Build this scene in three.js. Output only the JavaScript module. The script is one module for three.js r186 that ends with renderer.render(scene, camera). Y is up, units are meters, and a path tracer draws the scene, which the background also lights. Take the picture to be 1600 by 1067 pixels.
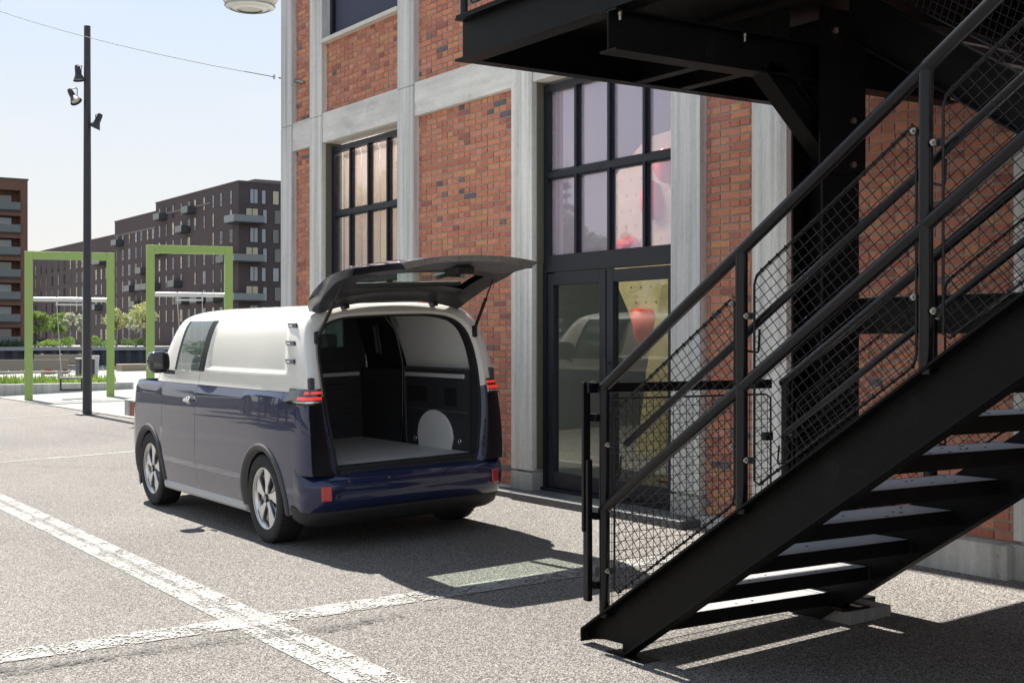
import * as THREE from 'three';
import { mergeGeometries } from 'three/addons/utils/BufferGeometryUtils.js';
import { RectAreaLightUniformsLib } from 'three/addons/lights/RectAreaLightUniformsLib.js';
import { RoundedBoxGeometry } from 'three/addons/geometries/RoundedBoxGeometry.js';

// ---------------------------------------------------------------- camera, sky, sun, exposure
// World frame: x runs along the brick facade (towards the camera), z points out of the facade, y is up, metres.
const scene = new THREE.Scene();
const EYE = new THREE.Vector3(10.962, 1.6, 7.551);
const camera = new THREE.PerspectiveCamera(29.17, 1600 / 1067, 0.1, 3000);
camera.position.copy(EYE);
camera.lookAt(EYE.x - 0.83195, EYE.y, EYE.z - 0.55484);
scene.add(camera);

const renderer = new THREE.WebGLRenderer({ antialias: true });
renderer.setSize(1024, 682);
renderer.toneMapping = THREE.LinearToneMapping;
renderer.toneMappingExposure = 2.7;
renderer.shadowMap.enabled = true;

const SUN_EL = 56 * Math.PI / 180, SUN_OFF = 1.6 * Math.PI / 180;
const SUN = new THREE.Vector3(-Math.cos(SUN_EL) * Math.cos(SUN_OFF), Math.sin(SUN_EL), -Math.cos(SUN_EL) * Math.sin(SUN_OFF));
const sun = new THREE.DirectionalLight(new THREE.Color(1.0, 0.955, 0.88), 5);
sun.position.copy(SUN).multiplyScalar(60);
sun.target.position.set(0, 0, 0);
sun.castShadow = true;
sun.shadow.mapSize.set(2048, 2048);
Object.assign(sun.shadow.camera, { left: -60, right: 60, top: 60, bottom: -60, near: 1, far: 200 });
scene.add(sun, sun.target);

// seeded random numbers and noise
function rng(seed) { let a = seed >>> 0; return () => { a = (a + 0x6D2B79F5) | 0; let t = Math.imul(a ^ (a >>> 15), 1 | a); t = (t + Math.imul(t ^ (t >>> 7), 61 | t)) ^ t; return ((t ^ (t >>> 14)) >>> 0) / 4294967296; }; }
const R0 = rng(7);
function hash3(x, y, z) { let h = Math.imul(x, 374761393) ^ Math.imul(y, 668265263) ^ Math.imul(z, 2147483647 ^ 0x5bd1e995); h = Math.imul(h ^ (h >>> 13), 1274126177); return ((h ^ (h >>> 16)) >>> 0) / 4294967296; }
const sm = t => t * t * (3 - 2 * t), lerp = (a, b, t) => a + (b - a) * t, clamp = (x, a, b) => Math.min(b, Math.max(a, x));
function noise3(x, y, z) {
  const i = Math.floor(x), j = Math.floor(y), k = Math.floor(z), u = sm(x - i), v = sm(y - j), w = sm(z - k);
  const L = (dz) => lerp(lerp(hash3(i, j, k + dz), hash3(i + 1, j, k + dz), u), lerp(hash3(i, j + 1, k + dz), hash3(i + 1, j + 1, k + dz), u), v);
  return lerp(L(0), L(1), w);
}
function fbm(x, y, z = 0, o = 4) { let s = 0, a = .5, n = 0; for (let i = 0; i < o; i++) { s += a * noise3(x, y, z + i * 17); n += a; a *= .5; x *= 2.03; y *= 2.03; z *= 2.03; } return s / n; }
function tnoise(u, v, px, py, seed) { // tileable value noise, u v in 0..1
  const x = u * px, y = v * py, i = Math.floor(x), j = Math.floor(y), a = sm(x - i), b = sm(y - j), w = (q, p) => ((q % p) + p) % p;
  const h = (p, q) => hash3(w(p, px), w(q, py), seed);
  return lerp(lerp(h(i, j), h(i + 1, j), a), lerp(h(i, j + 1), h(i + 1, j + 1), a), b);
}
function tfbm(u, v, px, py, seed, o = 4) { let s = 0, a = .5, n = 0; for (let k = 0; k < o; k++) { s += a * tnoise(u, v, px << k, py << k, seed + k); n += a; a *= .55; } return s / n; }

// sky: one computed dome of air and thin cloud
{
  const W = 1024, H = 512, d = new Float32Array(W * H * 4), G = 0.315;
  const stops = [[-1, .34, .34, .33], [-.02, .62, .63, .62], [0, 1.14, 1.11, 1.04], [.06, 1.10, 1.09, 1.05], [.14, 1.0, 1.06, 1.12], [.25, .86, 1.0, 1.19], [.5, .66, .84, 1.12], [1, .5, .68, 1.0]];
  for (let j = 0; j < H; j++) for (let i = 0; i < W; i++) {
    const el = ((j + .5) / H - .5) * Math.PI, az = ((i + .5) / W - .5) * 2 * Math.PI, y = Math.sin(el), x = Math.cos(el) * Math.cos(az), z = Math.cos(el) * Math.sin(az);
    let k = 0; while (k < stops.length - 2 && y > stops[k + 1][0]) k++;
    const t = clamp((y - stops[k][0]) / (stops[k + 1][0] - stops[k][0]), 0, 1), c = [1, 2, 3].map(q => lerp(stops[k][q], stops[k + 1][q], t));
    let m = 0;
    if (y > 0) { const q = 1 / (y + .16); m = clamp((fbm(x * q * 1.3 + 4, z * q * .8 - 2, y * 2 + 3, 5) - .43) * 3.6, 0, 1) * clamp(y * 14, 0, 1) * .8; }
    const cl = [1.16, 1.13, 1.08], o = (j * W + i) * 4;
    for (let q = 0; q < 3; q++) d[o + q] = G * lerp(c[q], cl[q], m);
    d[o + 3] = 1;
  }
  const t = new THREE.DataTexture(d, W, H, THREE.RGBAFormat, THREE.FloatType);
  t.mapping = THREE.EquirectangularReflectionMapping; t.magFilter = t.minFilter = THREE.LinearFilter; t.colorSpace = THREE.LinearSRGBColorSpace; t.needsUpdate = true;
  scene.background = t; scene.environment = t;
}

// ---------------------------------------------------------------- textures and materials
function tex(W, H, fn, srgb = true) {
  const d = new Uint8Array(W * H * 4);
  for (let j = 0; j < H; j++) for (let i = 0; i < W; i++) { const c = fn(i / W, j / H, i, j), o = (j * W + i) * 4; const a = Array.isArray(c) ? c : [c, c, c]; for (let q = 0; q < 3; q++) { let v = clamp(a[q], 0, 1); if (srgb) v = v <= .0031308 ? v * 12.92 : 1.055 * Math.pow(v, 1 / 2.4) - .055; d[o + q] = v * 255; } d[o + 3] = 255; }
  const t = new THREE.DataTexture(d, W, H, THREE.RGBAFormat);
  t.wrapS = t.wrapT = THREE.RepeatWrapping; t.magFilter = THREE.LinearFilter; t.minFilter = THREE.LinearMipmapLinearFilter; t.generateMipmaps = true;
  if (srgb) t.colorSpace = THREE.SRGBColorSpace; t.needsUpdate = true; return t;
}
const rep = (t, x, y) => { const c = t.clone(); c.repeat.set(x, y); c.needsUpdate = true; return c; };
// exposed aggregate asphalt: small stones of many greys in a dark binder (tile 2.4 m)
const AN = 1024, aggH = new Float32Array(AN * AN), aggC = new Float32Array(AN * AN);
{
  const r = rng(91);
  for (let i = 0; i < AN * AN; i++) { aggH[i] = .1 * r(); aggC[i] = .07 + .06 * r(); }
  for (let k = 0; k < 70000; k++) {
    const cx = r() * AN, cy = r() * AN, ra = 1.3 + 2.3 * r() * r() + .5 * r(), g = r(), tone = g < .10 ? .08 + .1 * r() : g < .78 ? .34 + .2 * r() : .50 + .26 * r(), hh = .35 + .6 * r();
    for (let y = Math.floor(cy - ra); y <= cy + ra; y++) for (let x = Math.floor(cx - ra); x <= cx + ra; x++) { const q = ((x - cx) ** 2 + (y - cy) ** 2) / (ra * ra); if (q < 1) { const o = ((y + AN) % AN) * AN + (x + AN) % AN, h = hh * (1 - q * .5); if (h > aggH[o]) { aggH[o] = h; aggC[o] = tone; } } }
  }
}
const T = {};
T.agg = tex(AN, AN, (u, v, i, j) => { const c = aggC[j * AN + i], w = tnoise(u, v, 300, 300, 5); return [c * (1.03 + .10 * w), c * (.99 + .03 * w), c * (.98 - .07 * w)]; });
T.aggB = tex(AN, AN, (u, v, i, j) => aggH[j * AN + i], false);
T.concrete = tex(512, 512, (u, v) => { const st = tfbm(u, v, 40, 3, 11, 3), bl = tfbm(u, v, 4, 4, 21, 5), fi = tnoise(u, v, 200, 200, 31), bd = tnoise(u, v, 9, 1, 61), c = .54 + .34 * (st - .5) + .26 * (bl - .5) + .08 * (fi - .5) + .12 * (bd - .5) - (tnoise(u, v, 90, 90, 71) > .93 ? .08 : 0); return [c * 1.0, c * .99, c * .955]; });
T.concreteB = tex(512, 512, (u, v) => .5 + .5 * (tfbm(u, v, 60, 3, 11, 3) - .5) + .3 * (tnoise(u, v, 9, 1, 61) - .5) + .2 * (tnoise(u, v, 128, 128, 41) - .5), false);
T.concreteH = tex(512, 512, (u, v) => { const st = tfbm(u, v, 5, 26, 211, 3), bl = tfbm(u, v, 5, 4, 221, 5), fi = tnoise(u, v, 200, 200, 231), c = .54 + .16 * (st - .5) + .42 * (bl - .5) + .07 * (fi - .5) - (tfbm(u, v, 3, 2, 241, 4) > .62 ? .06 : 0); return [c, c * .985, c * .94]; });
T.brickG = tex(512, 512, (u, v) => { const c = .82 + .36 * (tfbm(u, v, 24, 24, 51, 4) - .5) + .22 * (tnoise(u, v, 160, 160, 52) - .5); return [c, c * (.98 + .05 * tnoise(u, v, 40, 40, 56)), c]; });
T.brickB = tex(512, 512, (u, v) => .6 * tfbm(u, v, 40, 40, 53, 4) + .4 * tnoise(u, v, 180, 180, 54), false);
T.speck = tex(512, 512, (u, v) => .5 + .7 * (tfbm(u, v, 6, 6, 81, 5) - .5) + .25 * (tnoise(u, v, 150, 150, 82) - .5), false);
T.pave = tex(512, 512, (u, v) => { const c = .205 + .10 * (tfbm(u, v, 5, 5, 101, 5) - .5) + .10 * (tnoise(u, v, 170, 170, 102) - .5); return [c, c * .985, c * .95]; });
T.bark = tex(128, 256, (u, v) => { const c = .16 + .16 * (tfbm(u, v, 16, 4, 121, 4) - .5); return [c, c * .82, c * .65]; });
T.dirt = tex(512, 512, (u, v) => { const a = tfbm(u, v, 7, 7, 131, 5), c = .9 + .7 * Math.max(0, a - .56); return [c, c, c * .97]; });
T.scuff = tex(512, 512, (u, v) => { const a = tfbm(u, v, 6, 6, 311, 5), b = tnoise(u, v, 120, 120, 313), c = .13 + .09 * (tnoise(u, v, 60, 60, 312) - .5) + (a > .60 ? (a - .60) * 1.6 * b : 0) + (b > .975 ? .5 : 0); return [c, c * .98, c * .95]; });
T.wornPaint = tex(1024, 512, (u, v) => { // opacity of worn thermoplastic paint: stones poke through
  const big = tfbm(u, v, 10, 5, 141, 4), pit = tnoise(u, v, 190, 95, 143), pit2 = tnoise(u, v, 330, 165, 144); return (pit * .6 + pit2 * .55 + (big - .5) * .5) > .53 ? 1 : 0; }, false);
T.wornPaint2 = tex(1024, 512, (u, v) => { const big = tfbm(u, v, 12, 5, 151, 4), pit = tnoise(u, v, 170, 85, 153), pit2 = tnoise(u, v, 300, 150, 154); return (pit * .5 + pit2 * .45 + (big - .5) * .8) > .40 ? 1 : 0; }, false);

const lin = (r, g, b) => new THREE.Color().setRGB(r, g, b);
const std = (r, g, b, rough = .8, o = {}) => new THREE.MeshStandardMaterial({ color: lin(r, g, b), roughness: rough, ...o });
const phy = (r, g, b, rough = .4, o = {}) => new THREE.MeshPhysicalMaterial({ color: lin(r, g, b), roughness: rough, ...o });
const M = {
  concrete: std(1.16, 1.15, 1.12, .85, { map: rep(T.concrete, .62, .16), bumpMap: rep(T.concreteB, .62, .16), bumpScale: .008 }),
  beam: std(1.2, 1.19, 1.16, .85, { map: rep(T.concreteH, .17, .7), bumpMap: rep(T.speck, .8, .8), bumpScale: .004 }),
  concrete2: std(1.06, 1.06, 1.05, .85, { map: rep(T.concrete, .71, .19), bumpMap: rep(T.concreteB, .71, .19), bumpScale: .008 }),
  concreteSmooth: std(.80, .79, .77, .85, { map: rep(T.concrete, .4, .25) }),
  mortar: std(.36, .34, .28, .95, { bumpMap: rep(T.brickB, 4, 4), bumpScale: .004 }),
  frame: phy(.011, .0135, .022, .42, { specularIntensity: .7 }),
  frameInner: std(.02, .022, .03, .6),
  glass: phy(.96, .885, .98, .02, { transmission: 1, thickness: 0, ior: 1.6, metalness: .25 }),
  glassClear: phy(.97, .95, .95, .02, { transmission: 1, thickness: 0, ior: 1.6, metalness: .05 }),
  glassDoor: phy(.84, .88, .84, .02, { transmission: 1, thickness: 0, ior: 1.42 }),
  glassFar: phy(.03, .035, .045, .05, { specularIntensity: 1, ior: 1.9 }),
  glassFarLit: phy(.42, .36, .24, .12, { ior: 1.7 }),
  glassFarGrey: phy(.22, .25, .28, .1, { ior: 1.8 }),
  steel: phy(.0035, .0035, .005, .26, { specularIntensity: .65 }),
  steelDull: phy(.022, .0215, .022, .5, { specularIntensity: .28, map: rep(T.scuff, .9, .9), bumpMap: rep(T.speck, 6, 6), bumpScale: .0006 }),
  tread: std(.40, .40, .42, .5, { map: rep(T.dirt, 1.5, 1.5) }),
  bolt: std(.36, .34, .31, .4, { metalness: 1 }),
  galv: std(.62, .62, .60, .38, { metalness: 1 }),
  green: phy(.28, .40, .105, .38, { clearcoat: .25 }),
  lampDark: std(.028, .027, .032, .5),
  pave: std(1, 1, 1, .9, { map: rep(T.pave, .5, .5) }),
  paveEdge: std(1.12, 1.11, 1.08, .9, { map: rep(T.pave, .6, .6) }),
  leafA: phy(.17, .26, .04, 1, { transmission: .4, thickness: 0, side: THREE.DoubleSide }), leafB: phy(.09, .16, .025, 1, { transmission: .35, thickness: 0, side: THREE.DoubleSide }), leafC: phy(.40, .42, .17, 1, { transmission: .4, thickness: 0, side: THREE.DoubleSide }), leafD: phy(.46, .48, .36, 1, { transmission: .4, thickness: 0, side: THREE.DoubleSide }), leafE: std(.045, .08, .028, .9, { side: THREE.DoubleSide }),
  bark: std(1, 1, 1, .95, { map: T.bark }),
};

// ---------------------------------------------------------------- helpers
const used = new Map();
function numbered(n) { const k = (used.get(n) || 0) + 1; used.set(n, k); return k === 1 ? n : `${n}_${String(k - 1).padStart(3, '0')}`; }
function shadow(o) { o.traverse(c => { if (c.isMesh) { c.castShadow = true; c.receiveShadow = true; } }); return o; }
function thing(name, label, category, pos = [0, 0, 0], turn = 0, group) { const o = new THREE.Group(); o.name = numbered(name); o.position.set(...pos); o.rotation.y = turn; o.userData = { label, category }; if (group) o.userData.group = group; scene.add(o); return o; }
function part(name, geo, mat, parent, label) { const m = new THREE.Mesh(Array.isArray(geo) ? merge(geo) : geo, mat); m.name = name; m.castShadow = m.receiveShadow = true; if (label) m.userData.label = label; parent.add(m); return m; }
function lone(name, geo, mat, label, category, group) { const m = part(numbered(name), geo, mat, scene); m.userData = { label, category }; if (group) m.userData.group = group; return m; }
function struct(name, geo, mat) { const m = part(numbered(name), geo, mat, scene); m.userData = { kind: 'structure' }; return m; }
function stuff(name, geo, mat, parent = scene, label, category) { const m = part(parent === scene ? numbered(name) : name, geo, mat, parent); m.userData.kind = 'stuff'; if (label) m.userData.label = label; if (category) m.userData.category = category; return m; }
function merge(list) { list = list.map(g => { g = g.index ? g.toNonIndexed() : g; for (const k of Object.keys(g.attributes)) if (!['position', 'normal', 'uv', 'color'].includes(k)) g.deleteAttribute(k); return g; }); if (!list.every(g => g.attributes.color)) list.forEach(g => g.deleteAttribute('color')); return mergeGeometries(list); }
function metreUV(g) { // uv in metres, by the way each face points
  const p = g.attributes.position, n = g.attributes.normal, uv = new Float32Array(p.count * 2);
  for (let i = 0; i < p.count; i++) { const ax = Math.abs(n.getX(i)), ay = Math.abs(n.getY(i)), az = Math.abs(n.getZ(i)); let u, v; if (ay > ax && ay > az) { u = p.getX(i); v = p.getZ(i); } else if (ax > az) { u = p.getZ(i); v = p.getY(i); } else { u = p.getX(i); v = p.getY(i); } uv[2 * i] = u; uv[2 * i + 1] = v; }
  g.setAttribute('uv', new THREE.BufferAttribute(uv, 2)); return g;
}
// box between two corners, with a small bevel if r > 0
function bx(x0, x1, y0, y1, z0, z1, r = 0) { const w = Math.abs(x1 - x0), h = Math.abs(y1 - y0), d = Math.abs(z1 - z0); const g = r > 0 ? new RoundedBoxGeometry(w, h, d, 1, Math.min(r, w / 2.1, h / 2.1, d / 2.1)) : new THREE.BoxGeometry(w, h, d); g.translate((x0 + x1) / 2, (y0 + y1) / 2, (z0 + z1) / 2); return metreUV(g.index ? g.toNonIndexed() : g); }
const V3 = (x, y, z) => new THREE.Vector3(x, y, z);
const UP = V3(0, 1, 0);
function rod(a, b, r, seg = 10, r2 = r) { a = V3(...a); b = V3(...b); const d = b.clone().sub(a), L = d.length(), g = new THREE.CylinderGeometry(r2, r, L, seg, 1); g.translate(0, L / 2, 0); g.applyQuaternion(new THREE.Quaternion().setFromUnitVectors(UP, d.normalize())); g.translate(a.x, a.y, a.z); return g; }
function beamBox(a, b, w, h) { // square bar from a to b, w across (horizontal), h tall
  a = V3(...a); b = V3(...b); const d = b.clone().sub(a), L = d.length(), f = d.clone().normalize(), side = V3(0, 1, 0).cross(f); if (side.length() < 1e-3) side.set(1, 0, 0); side.normalize(); const up = f.clone().cross(side);
  const g = new THREE.BoxGeometry(w, h, L); const m = new THREE.Matrix4().makeBasis(side, up, f); m.setPosition(a.clone().add(b).multiplyScalar(.5)); g.applyMatrix4(m); return metreUV(g.toNonIndexed());
}
function tubePath(pts, r, seg = 8, div = 4, closed = false) { return new THREE.TubeGeometry(new THREE.CatmullRomCurve3(pts.map(p => V3(...p)), closed, 'catmullrom', .2), pts.length * div, r, seg, closed); }
function extr(pts, depth, bevel = 0) { const s = new THREE.Shape(pts.map(p => new THREE.Vector2(...p))); const g = new THREE.ExtrudeGeometry(s, { depth, bevelEnabled: bevel > 0, bevelThickness: bevel, bevelSize: bevel, bevelSegments: 2, curveSegments: 8 }); return g; }
function grid(nu, nv, fn, skip) { // surface patch, fn(i, j) -> [x, y, z]
  const pos = [], idx = [], uv = []; for (let j = 0; j <= nv; j++) for (let i = 0; i <= nu; i++) { const p = fn(i, j); pos.push(...p); uv.push(i / nu, j / nv); }
  for (let j = 0; j < nv; j++) for (let i = 0; i < nu; i++) { if (skip && skip(i, j)) continue; const a = j * (nu + 1) + i, b = a + 1, c = a + nu + 1, d = c + 1; idx.push(a, b, d, a, d, c); }
  const map = new Map(), P = [], U = [], I = [];
  for (const k of idx) { if (!map.has(k)) { map.set(k, map.size); P.push(pos[3 * k], pos[3 * k + 1], pos[3 * k + 2]); U.push(uv[2 * k], uv[2 * k + 1]); } I.push(map.get(k)); }
  const g = new THREE.BufferGeometry(); g.setAttribute('position', new THREE.Float32BufferAttribute(P, 3)); g.setAttribute('uv', new THREE.Float32BufferAttribute(U, 2)); g.setIndex(I); g.computeVertexNormals(); return g;
}
function parts(name, list, mat, parent) { return list.map(g => part(name, g, mat, parent)); } // one mesh for each piece
function flipZ(g) { g = g.clone(); const p = g.attributes.position; for (let i = 0; i < p.count; i++) p.setZ(i, -p.getZ(i)); if (g.index) { const x = g.index.array; for (let i = 0; i < x.length; i += 3) { const t = x[i]; x[i] = x[i + 1]; x[i + 1] = t; } g.computeVertexNormals(); } else { const n = g.attributes.normal; for (let i = 0; i < n.count; i++) n.setZ(i, -n.getZ(i)); } return g; }
function table(tb) { return x => { if (x <= tb[0][0]) return tb[0][1]; for (let i = 0; i < tb.length - 1; i++) if (x <= tb[i + 1][0]) { const [x0, y0] = tb[i], [x1, y1] = tb[i + 1], t = (x - x0) / (x1 - x0), d = (y1 - y0), p = i > 0 ? tb[i - 1] : null, q = i < tb.length - 2 ? tb[i + 2] : null, h = x1 - x0, m0 = p ? (y1 - p[1]) / (x1 - p[0]) : d / h, m1 = q ? (q[1] - y0) / (q[0] - x0) : d / h, t2 = t * t, t3 = t2 * t; return (2 * t3 - 3 * t2 + 1) * y0 + (t3 - 2 * t2 + t) * h * m0 + (-2 * t3 + 3 * t2) * y1 + (t3 - t2) * h * m1; } return tb[tb.length - 1][1]; }; }
function seat(o) { return shadow(o); }
const groundY = (x, z) => .029 - .32 * Math.tanh(z / 8);
// ---------------------------------------------------------------- ground, paving, water, far bank
{
  const xs = [], zs = []; for (let x = -47; x <= 46; x += (x > -8 && x < 12) ? .5 : 1.5) xs.push(x); for (let z = -40; z <= 75; z += (z > -4 && z < 14) ? .5 : 2) zs.push(z);
  const g = grid(xs.length - 1, zs.length - 1, (i, j) => [xs[i], groundY(xs[i], zs[j]), zs[j]]); { const x = g.index.array; for (let i = 0; i < x.length; i += 3) { const t = x[i]; x[i] = x[i + 1]; x[i + 1] = t; } }
  g.computeVertexNormals();
  const p = g.attributes.position, uv = g.attributes.uv, col = new Float32Array(p.count * 3);
  for (let i = 0; i < p.count; i++) { uv.setXY(i, p.getX(i) / 1.75 + .07 * fbm(p.getX(i) * .3, p.getZ(i) * .3, 9), p.getZ(i) / 1.75); const c = .86 + .42 * (fbm(p.getX(i) * .45 + 40, p.getZ(i) * .45 + 20, 2, 4) - .5) + .3 * (fbm(p.getX(i) * .09, p.getZ(i) * .12, 5, 3) - .5); col[3 * i] = c; col[3 * i + 1] = c * .99; col[3 * i + 2] = c * .97; }
  g.setAttribute('color', new THREE.BufferAttribute(col, 3));
  struct('asphalt_ground', g, std(.57, .57, .565, .92, { map: T.agg, bumpMap: T.aggB, bumpScale: .006, vertexColors: true }));
}
function strip(x0, z0, x1, z1, w, lift, n = 24) { // a sheet that follows the ground from one point to another
  const dx = x1 - x0, dz = z1 - z0, L = Math.hypot(dx, dz), px = -dz / L * w / 2, pz = dx / L * w / 2;
  const g = grid(n, 2, (i, j) => { const t = i / n, s = j - 1, x = x0 + dx * t + px * s, z = z0 + dz * t + pz * s; return [x, groundY(x, z) + lift, z]; });
  const uv = g.attributes.uv; for (let i = 0; i < uv.count; i++) uv.setXY(i, uv.getX(i) * L / 2.4 + x0 * .37, uv.getY(i) * w / 1.2 + z0 * .21);
  if (g.attributes.normal.getY(0) < 0) { const x = g.index.array; for (let i = 0; i < x.length; i += 3) { const t = x[i]; x[i] = x[i + 1]; x[i + 1] = t; } g.computeVertexNormals(); }
  return g;
}
const paint = std(.245, .24, .225, .8, { alphaMap: T.wornPaint2, alphaTest: .5, bumpMap: T.speck, bumpScale: .002 });
const paintWorn = std(.235, .23, .22, .85, { alphaMap: T.wornPaint, alphaTest: .5 });
// broad worn double marking that runs along the street
struct('painted_double_line', [strip(-46, 3.55, 9, 4.40, .12, .005, 120), strip(-46, 3.72, 9, 4.575, .11, .005, 120)], paint);
struct('worn_paint_between_lines', strip(-46, 3.635, 9, 4.488, .09, .004, 120), paintWorn);
for (let k = 0; k < 9; k++) { const a = 1.0 + k * 1.15, b = a + 1.13, f = z => 3.45 - .048 * (z - 1.8); struct('painted_bay_line', strip(f(a), a, f(b), b, .29, .006, 6), paint); }
struct('painted_bay_line', strip(-8.2, -.55, -8.75, 16, .13, .005, 40), paint);
struct('painted_bay_line', strip(-17.75, -.6, -18.6, 16, .13, .005, 40), paint);
// grit and rubber ground into the stones, beside the bay line and under the turning wheels
{
  const grit = tex(512, 256, (u, v) => { const e = 1 - Math.abs(v - .5) * 2, a = tnoise(u, v, 150, 75, 161) * .6 + tnoise(u, v, 240, 120, 162) * .4 + .5 * (tfbm(u, v, 8, 3, 163, 3) - .5); return a > .80 - .26 * e * clamp(u * 5, 0, 1) * clamp((1 - u) * 5, 0, 1) ? 1 : 0; }, false);
  const m = std(.06, .057, .053, .95, { alphaMap: grit, alphaTest: .5 });
  const gs = (pts, w) => { const c = new THREE.CatmullRomCurve3(pts.map(p => V3(p[0], 0, p[1]))), n = 26, P = c.getSpacedPoints(n); const g = grid(n, 4, (i, j) => { const a = P[Math.max(0, i - 1)], b = P[Math.min(n, i + 1)], d = b.clone().sub(a).normalize(), s = (j / 4 - .5) * w, x = P[i].x - d.z * s, z = P[i].z + d.x * s; return [x, groundY(x, z) + .008, z]; }); if (g.attributes.normal.getY(5) < 0) { const x = g.index.array; for (let i = 0; i < x.length; i += 3) { const t = x[i]; x[i] = x[i + 1]; x[i + 1] = t; } g.computeVertexNormals(); } return g; };
  struct('grit_streak', gs([[3.55, 7.2], [3.6, 5.6], [3.72, 4.5], [3.78, 3.7], [3.74, 3.0]], .34), m);
}
// light paving beyond the street edge, in big slabs with open joints
{
  const g = []; for (let x = -46.5; x < -6.8; x += 2.0) for (let z = -38; z < -1.0; z += 2.0) { const x1 = Math.min(x + 1.99, -6.5), z1 = Math.min(z + 1.99, -.86); const q = grid(1, 1, (i, j) => { const X = i ? x1 : x, Z = j ? z : z1; return [X, groundY(X, Z) + .012, Z]; }); const uv = q.attributes.uv; for (let k = 0; k < 4; k++) uv.setXY(k, q.attributes.position.getX(k) + hash3(x | 0, z | 0, 3) * 7, q.attributes.position.getZ(k)); g.push(q); }
  struct('slab_paving', g, M.pave);
  struct('paving_edge', strip(-46.5, -.76, -6.6, -.76, .18, .016, 60), M.paveEdge);
}
{
  const w = phy(.03, .05, .045, .06, { bumpMap: rep(T.speck, 900, 900), bumpScale: .05 });
  struct('canal_water', grid(1, 1, (i, j) => [i ? -46 : -900, -1.5, j ? -500 : 500]), w);
  const quay = struct('near_quay_wall', bx(-47.4, -46.6, -2.5, .32, -60, 60), M.concreteSmooth);
  struct('far_bank', bx(-1500, -162, -3, .86, -900, 500), M.pave);
  struct('street_beyond', bx(46, 900, -.9, -.31, -400, 500), std(.2, .2, .19, .95));
  struct('plaza_beyond', bx(-46, 46, -.9, -.305, 75, 600), std(.2, .2, .19, .95));
  struct('yard_behind', bx(-46, 46, -.5, .3, -400, -40), M.pave);
}

// ---------------------------------------------------------------- brick and concrete hall
const hall = thing('brick_hall', 'red brick hall with a grey concrete frame, black windows and glass double door', 'building');
const COL = [[-6.25, -5.88], [-5.30, -4.92], [-2.84, -2.44], [-.38, 0], [2.15, 2.535], [3.16, 3.55], [5.6, 6.0], [8.05, 8.45], [10.5, 10.9], [12.95, 13.35]];
const TOP = 9.3, BB = 4.235, BT = 4.63;
COL.forEach(([a, b], i) => {
  const c = part('column', [bx(a, b, .285, 4.60, -.32, 0, .008), bx(a, b, 4.604, TOP, -.32, -.002, .008), bx(a + .03, b - .03, .2, .3, -.3, -.04)], i % 2 ? M.concrete : M.concrete2, hall);
  part('column_foot', bx(a - .004, b + .004, -.2, .264, -.32, .003, .008), M.concreteSmooth, c);
});
for (let i = 0; i < COL.length - 1; i++) { const a = COL[i][1], b = COL[i + 1][0]; part('floor_beam', bx(a, b, BB, BT, -.3, -.012, .01), M.beam, hall); }
// brick panels: courses of headers and stretchers in turn, 66.7 mm a course
const brickTones = [[0.616, 0.24, 0.146], [0.581, 0.216, 0.132], [0.65, 0.258, 0.151], [0.559, 0.198, 0.125], [0.673, 0.282, 0.157], [0.524, 0.192, 0.132], [0.627, 0.264, 0.174], [0.376, 0.138, 0.106], [0.251, 0.162, 0.151], [0.16, 0.126, 0.134], [0.684, 0.324, 0.157], [0.638, 0.288, 0.202]];
const brickMats = brickTones.map(c => std(...c, .88, { map: rep(T.brickG, 2.2, 2.2), bumpMap: rep(T.brickB, 3, 3), bumpScale: .005 }));
const brickMerged = std(1, 1, 1, .88, { map: rep(T.brickG, 2.2, 2.2), bumpMap: rep(T.brickB, 3, 3), bumpScale: .005, vertexColors: true });
let brickShapes = {};
function brickGeo(w, v) { const k = w.toFixed(3) + v; if (!brickShapes[k]) { const g = bx(-w / 2, w / 2, -.0272, .0272, -.02, .004, .0035); const r = rng(v * 31 + 5), p = g.attributes.position; for (let i = 0; i < p.count; i++) if (p.getZ(i) > 0) { p.setZ(i, p.getZ(i) + .003 * (noise3(p.getX(i) * 30 + v * 9, p.getY(i) * 30, v) - .5)); } brickShapes[k] = g; } return brickShapes[k]; }
function pickTone(r) { const q = r(); return q < .88 ? Math.floor(r() * 7) : q < .92 ? 7 : q < .935 ? 8 : q < .95 ? 9 : q < .975 ? 10 : 11; }
const Zb = -.078;
function bricksFor(x0, x1, y0, y1, seed) {
  const out = [], r = rng(seed), C = .0667; let k = 0;
  for (let y = y0; y + .05 < y1; y += C, k++) {
    const header = k % 2 === 1, L = header ? .12 : .24, off = header ? -.06 : (k % 4 === 0 ? -.06 : -.18);
    for (let x = x0 + off + (r() - .5) * .004; x < x1; x += L) { const a = Math.max(x, x0), b = Math.min(x + L - .012, x1); if (b - a < .03) continue; out.push({ x: (a + b) / 2, y: y + C / 2, w: b - a, t: pickTone(r), v: Math.floor(r() * 3), dz: (r() - .5) * .006, rz: (r() - .5) * .012 }); }
  }
  return out;
}
function project(x, y, z) { const d = V3(x, y, z).sub(EYE), dep = -(d.x * .83195 + d.z * .55484), sx = d.x * .55484 - d.z * .83195; return [800 + 2050 * sx / dep, 533.5 - 2050 * d.y / dep, dep]; }
const panels = [];
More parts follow.
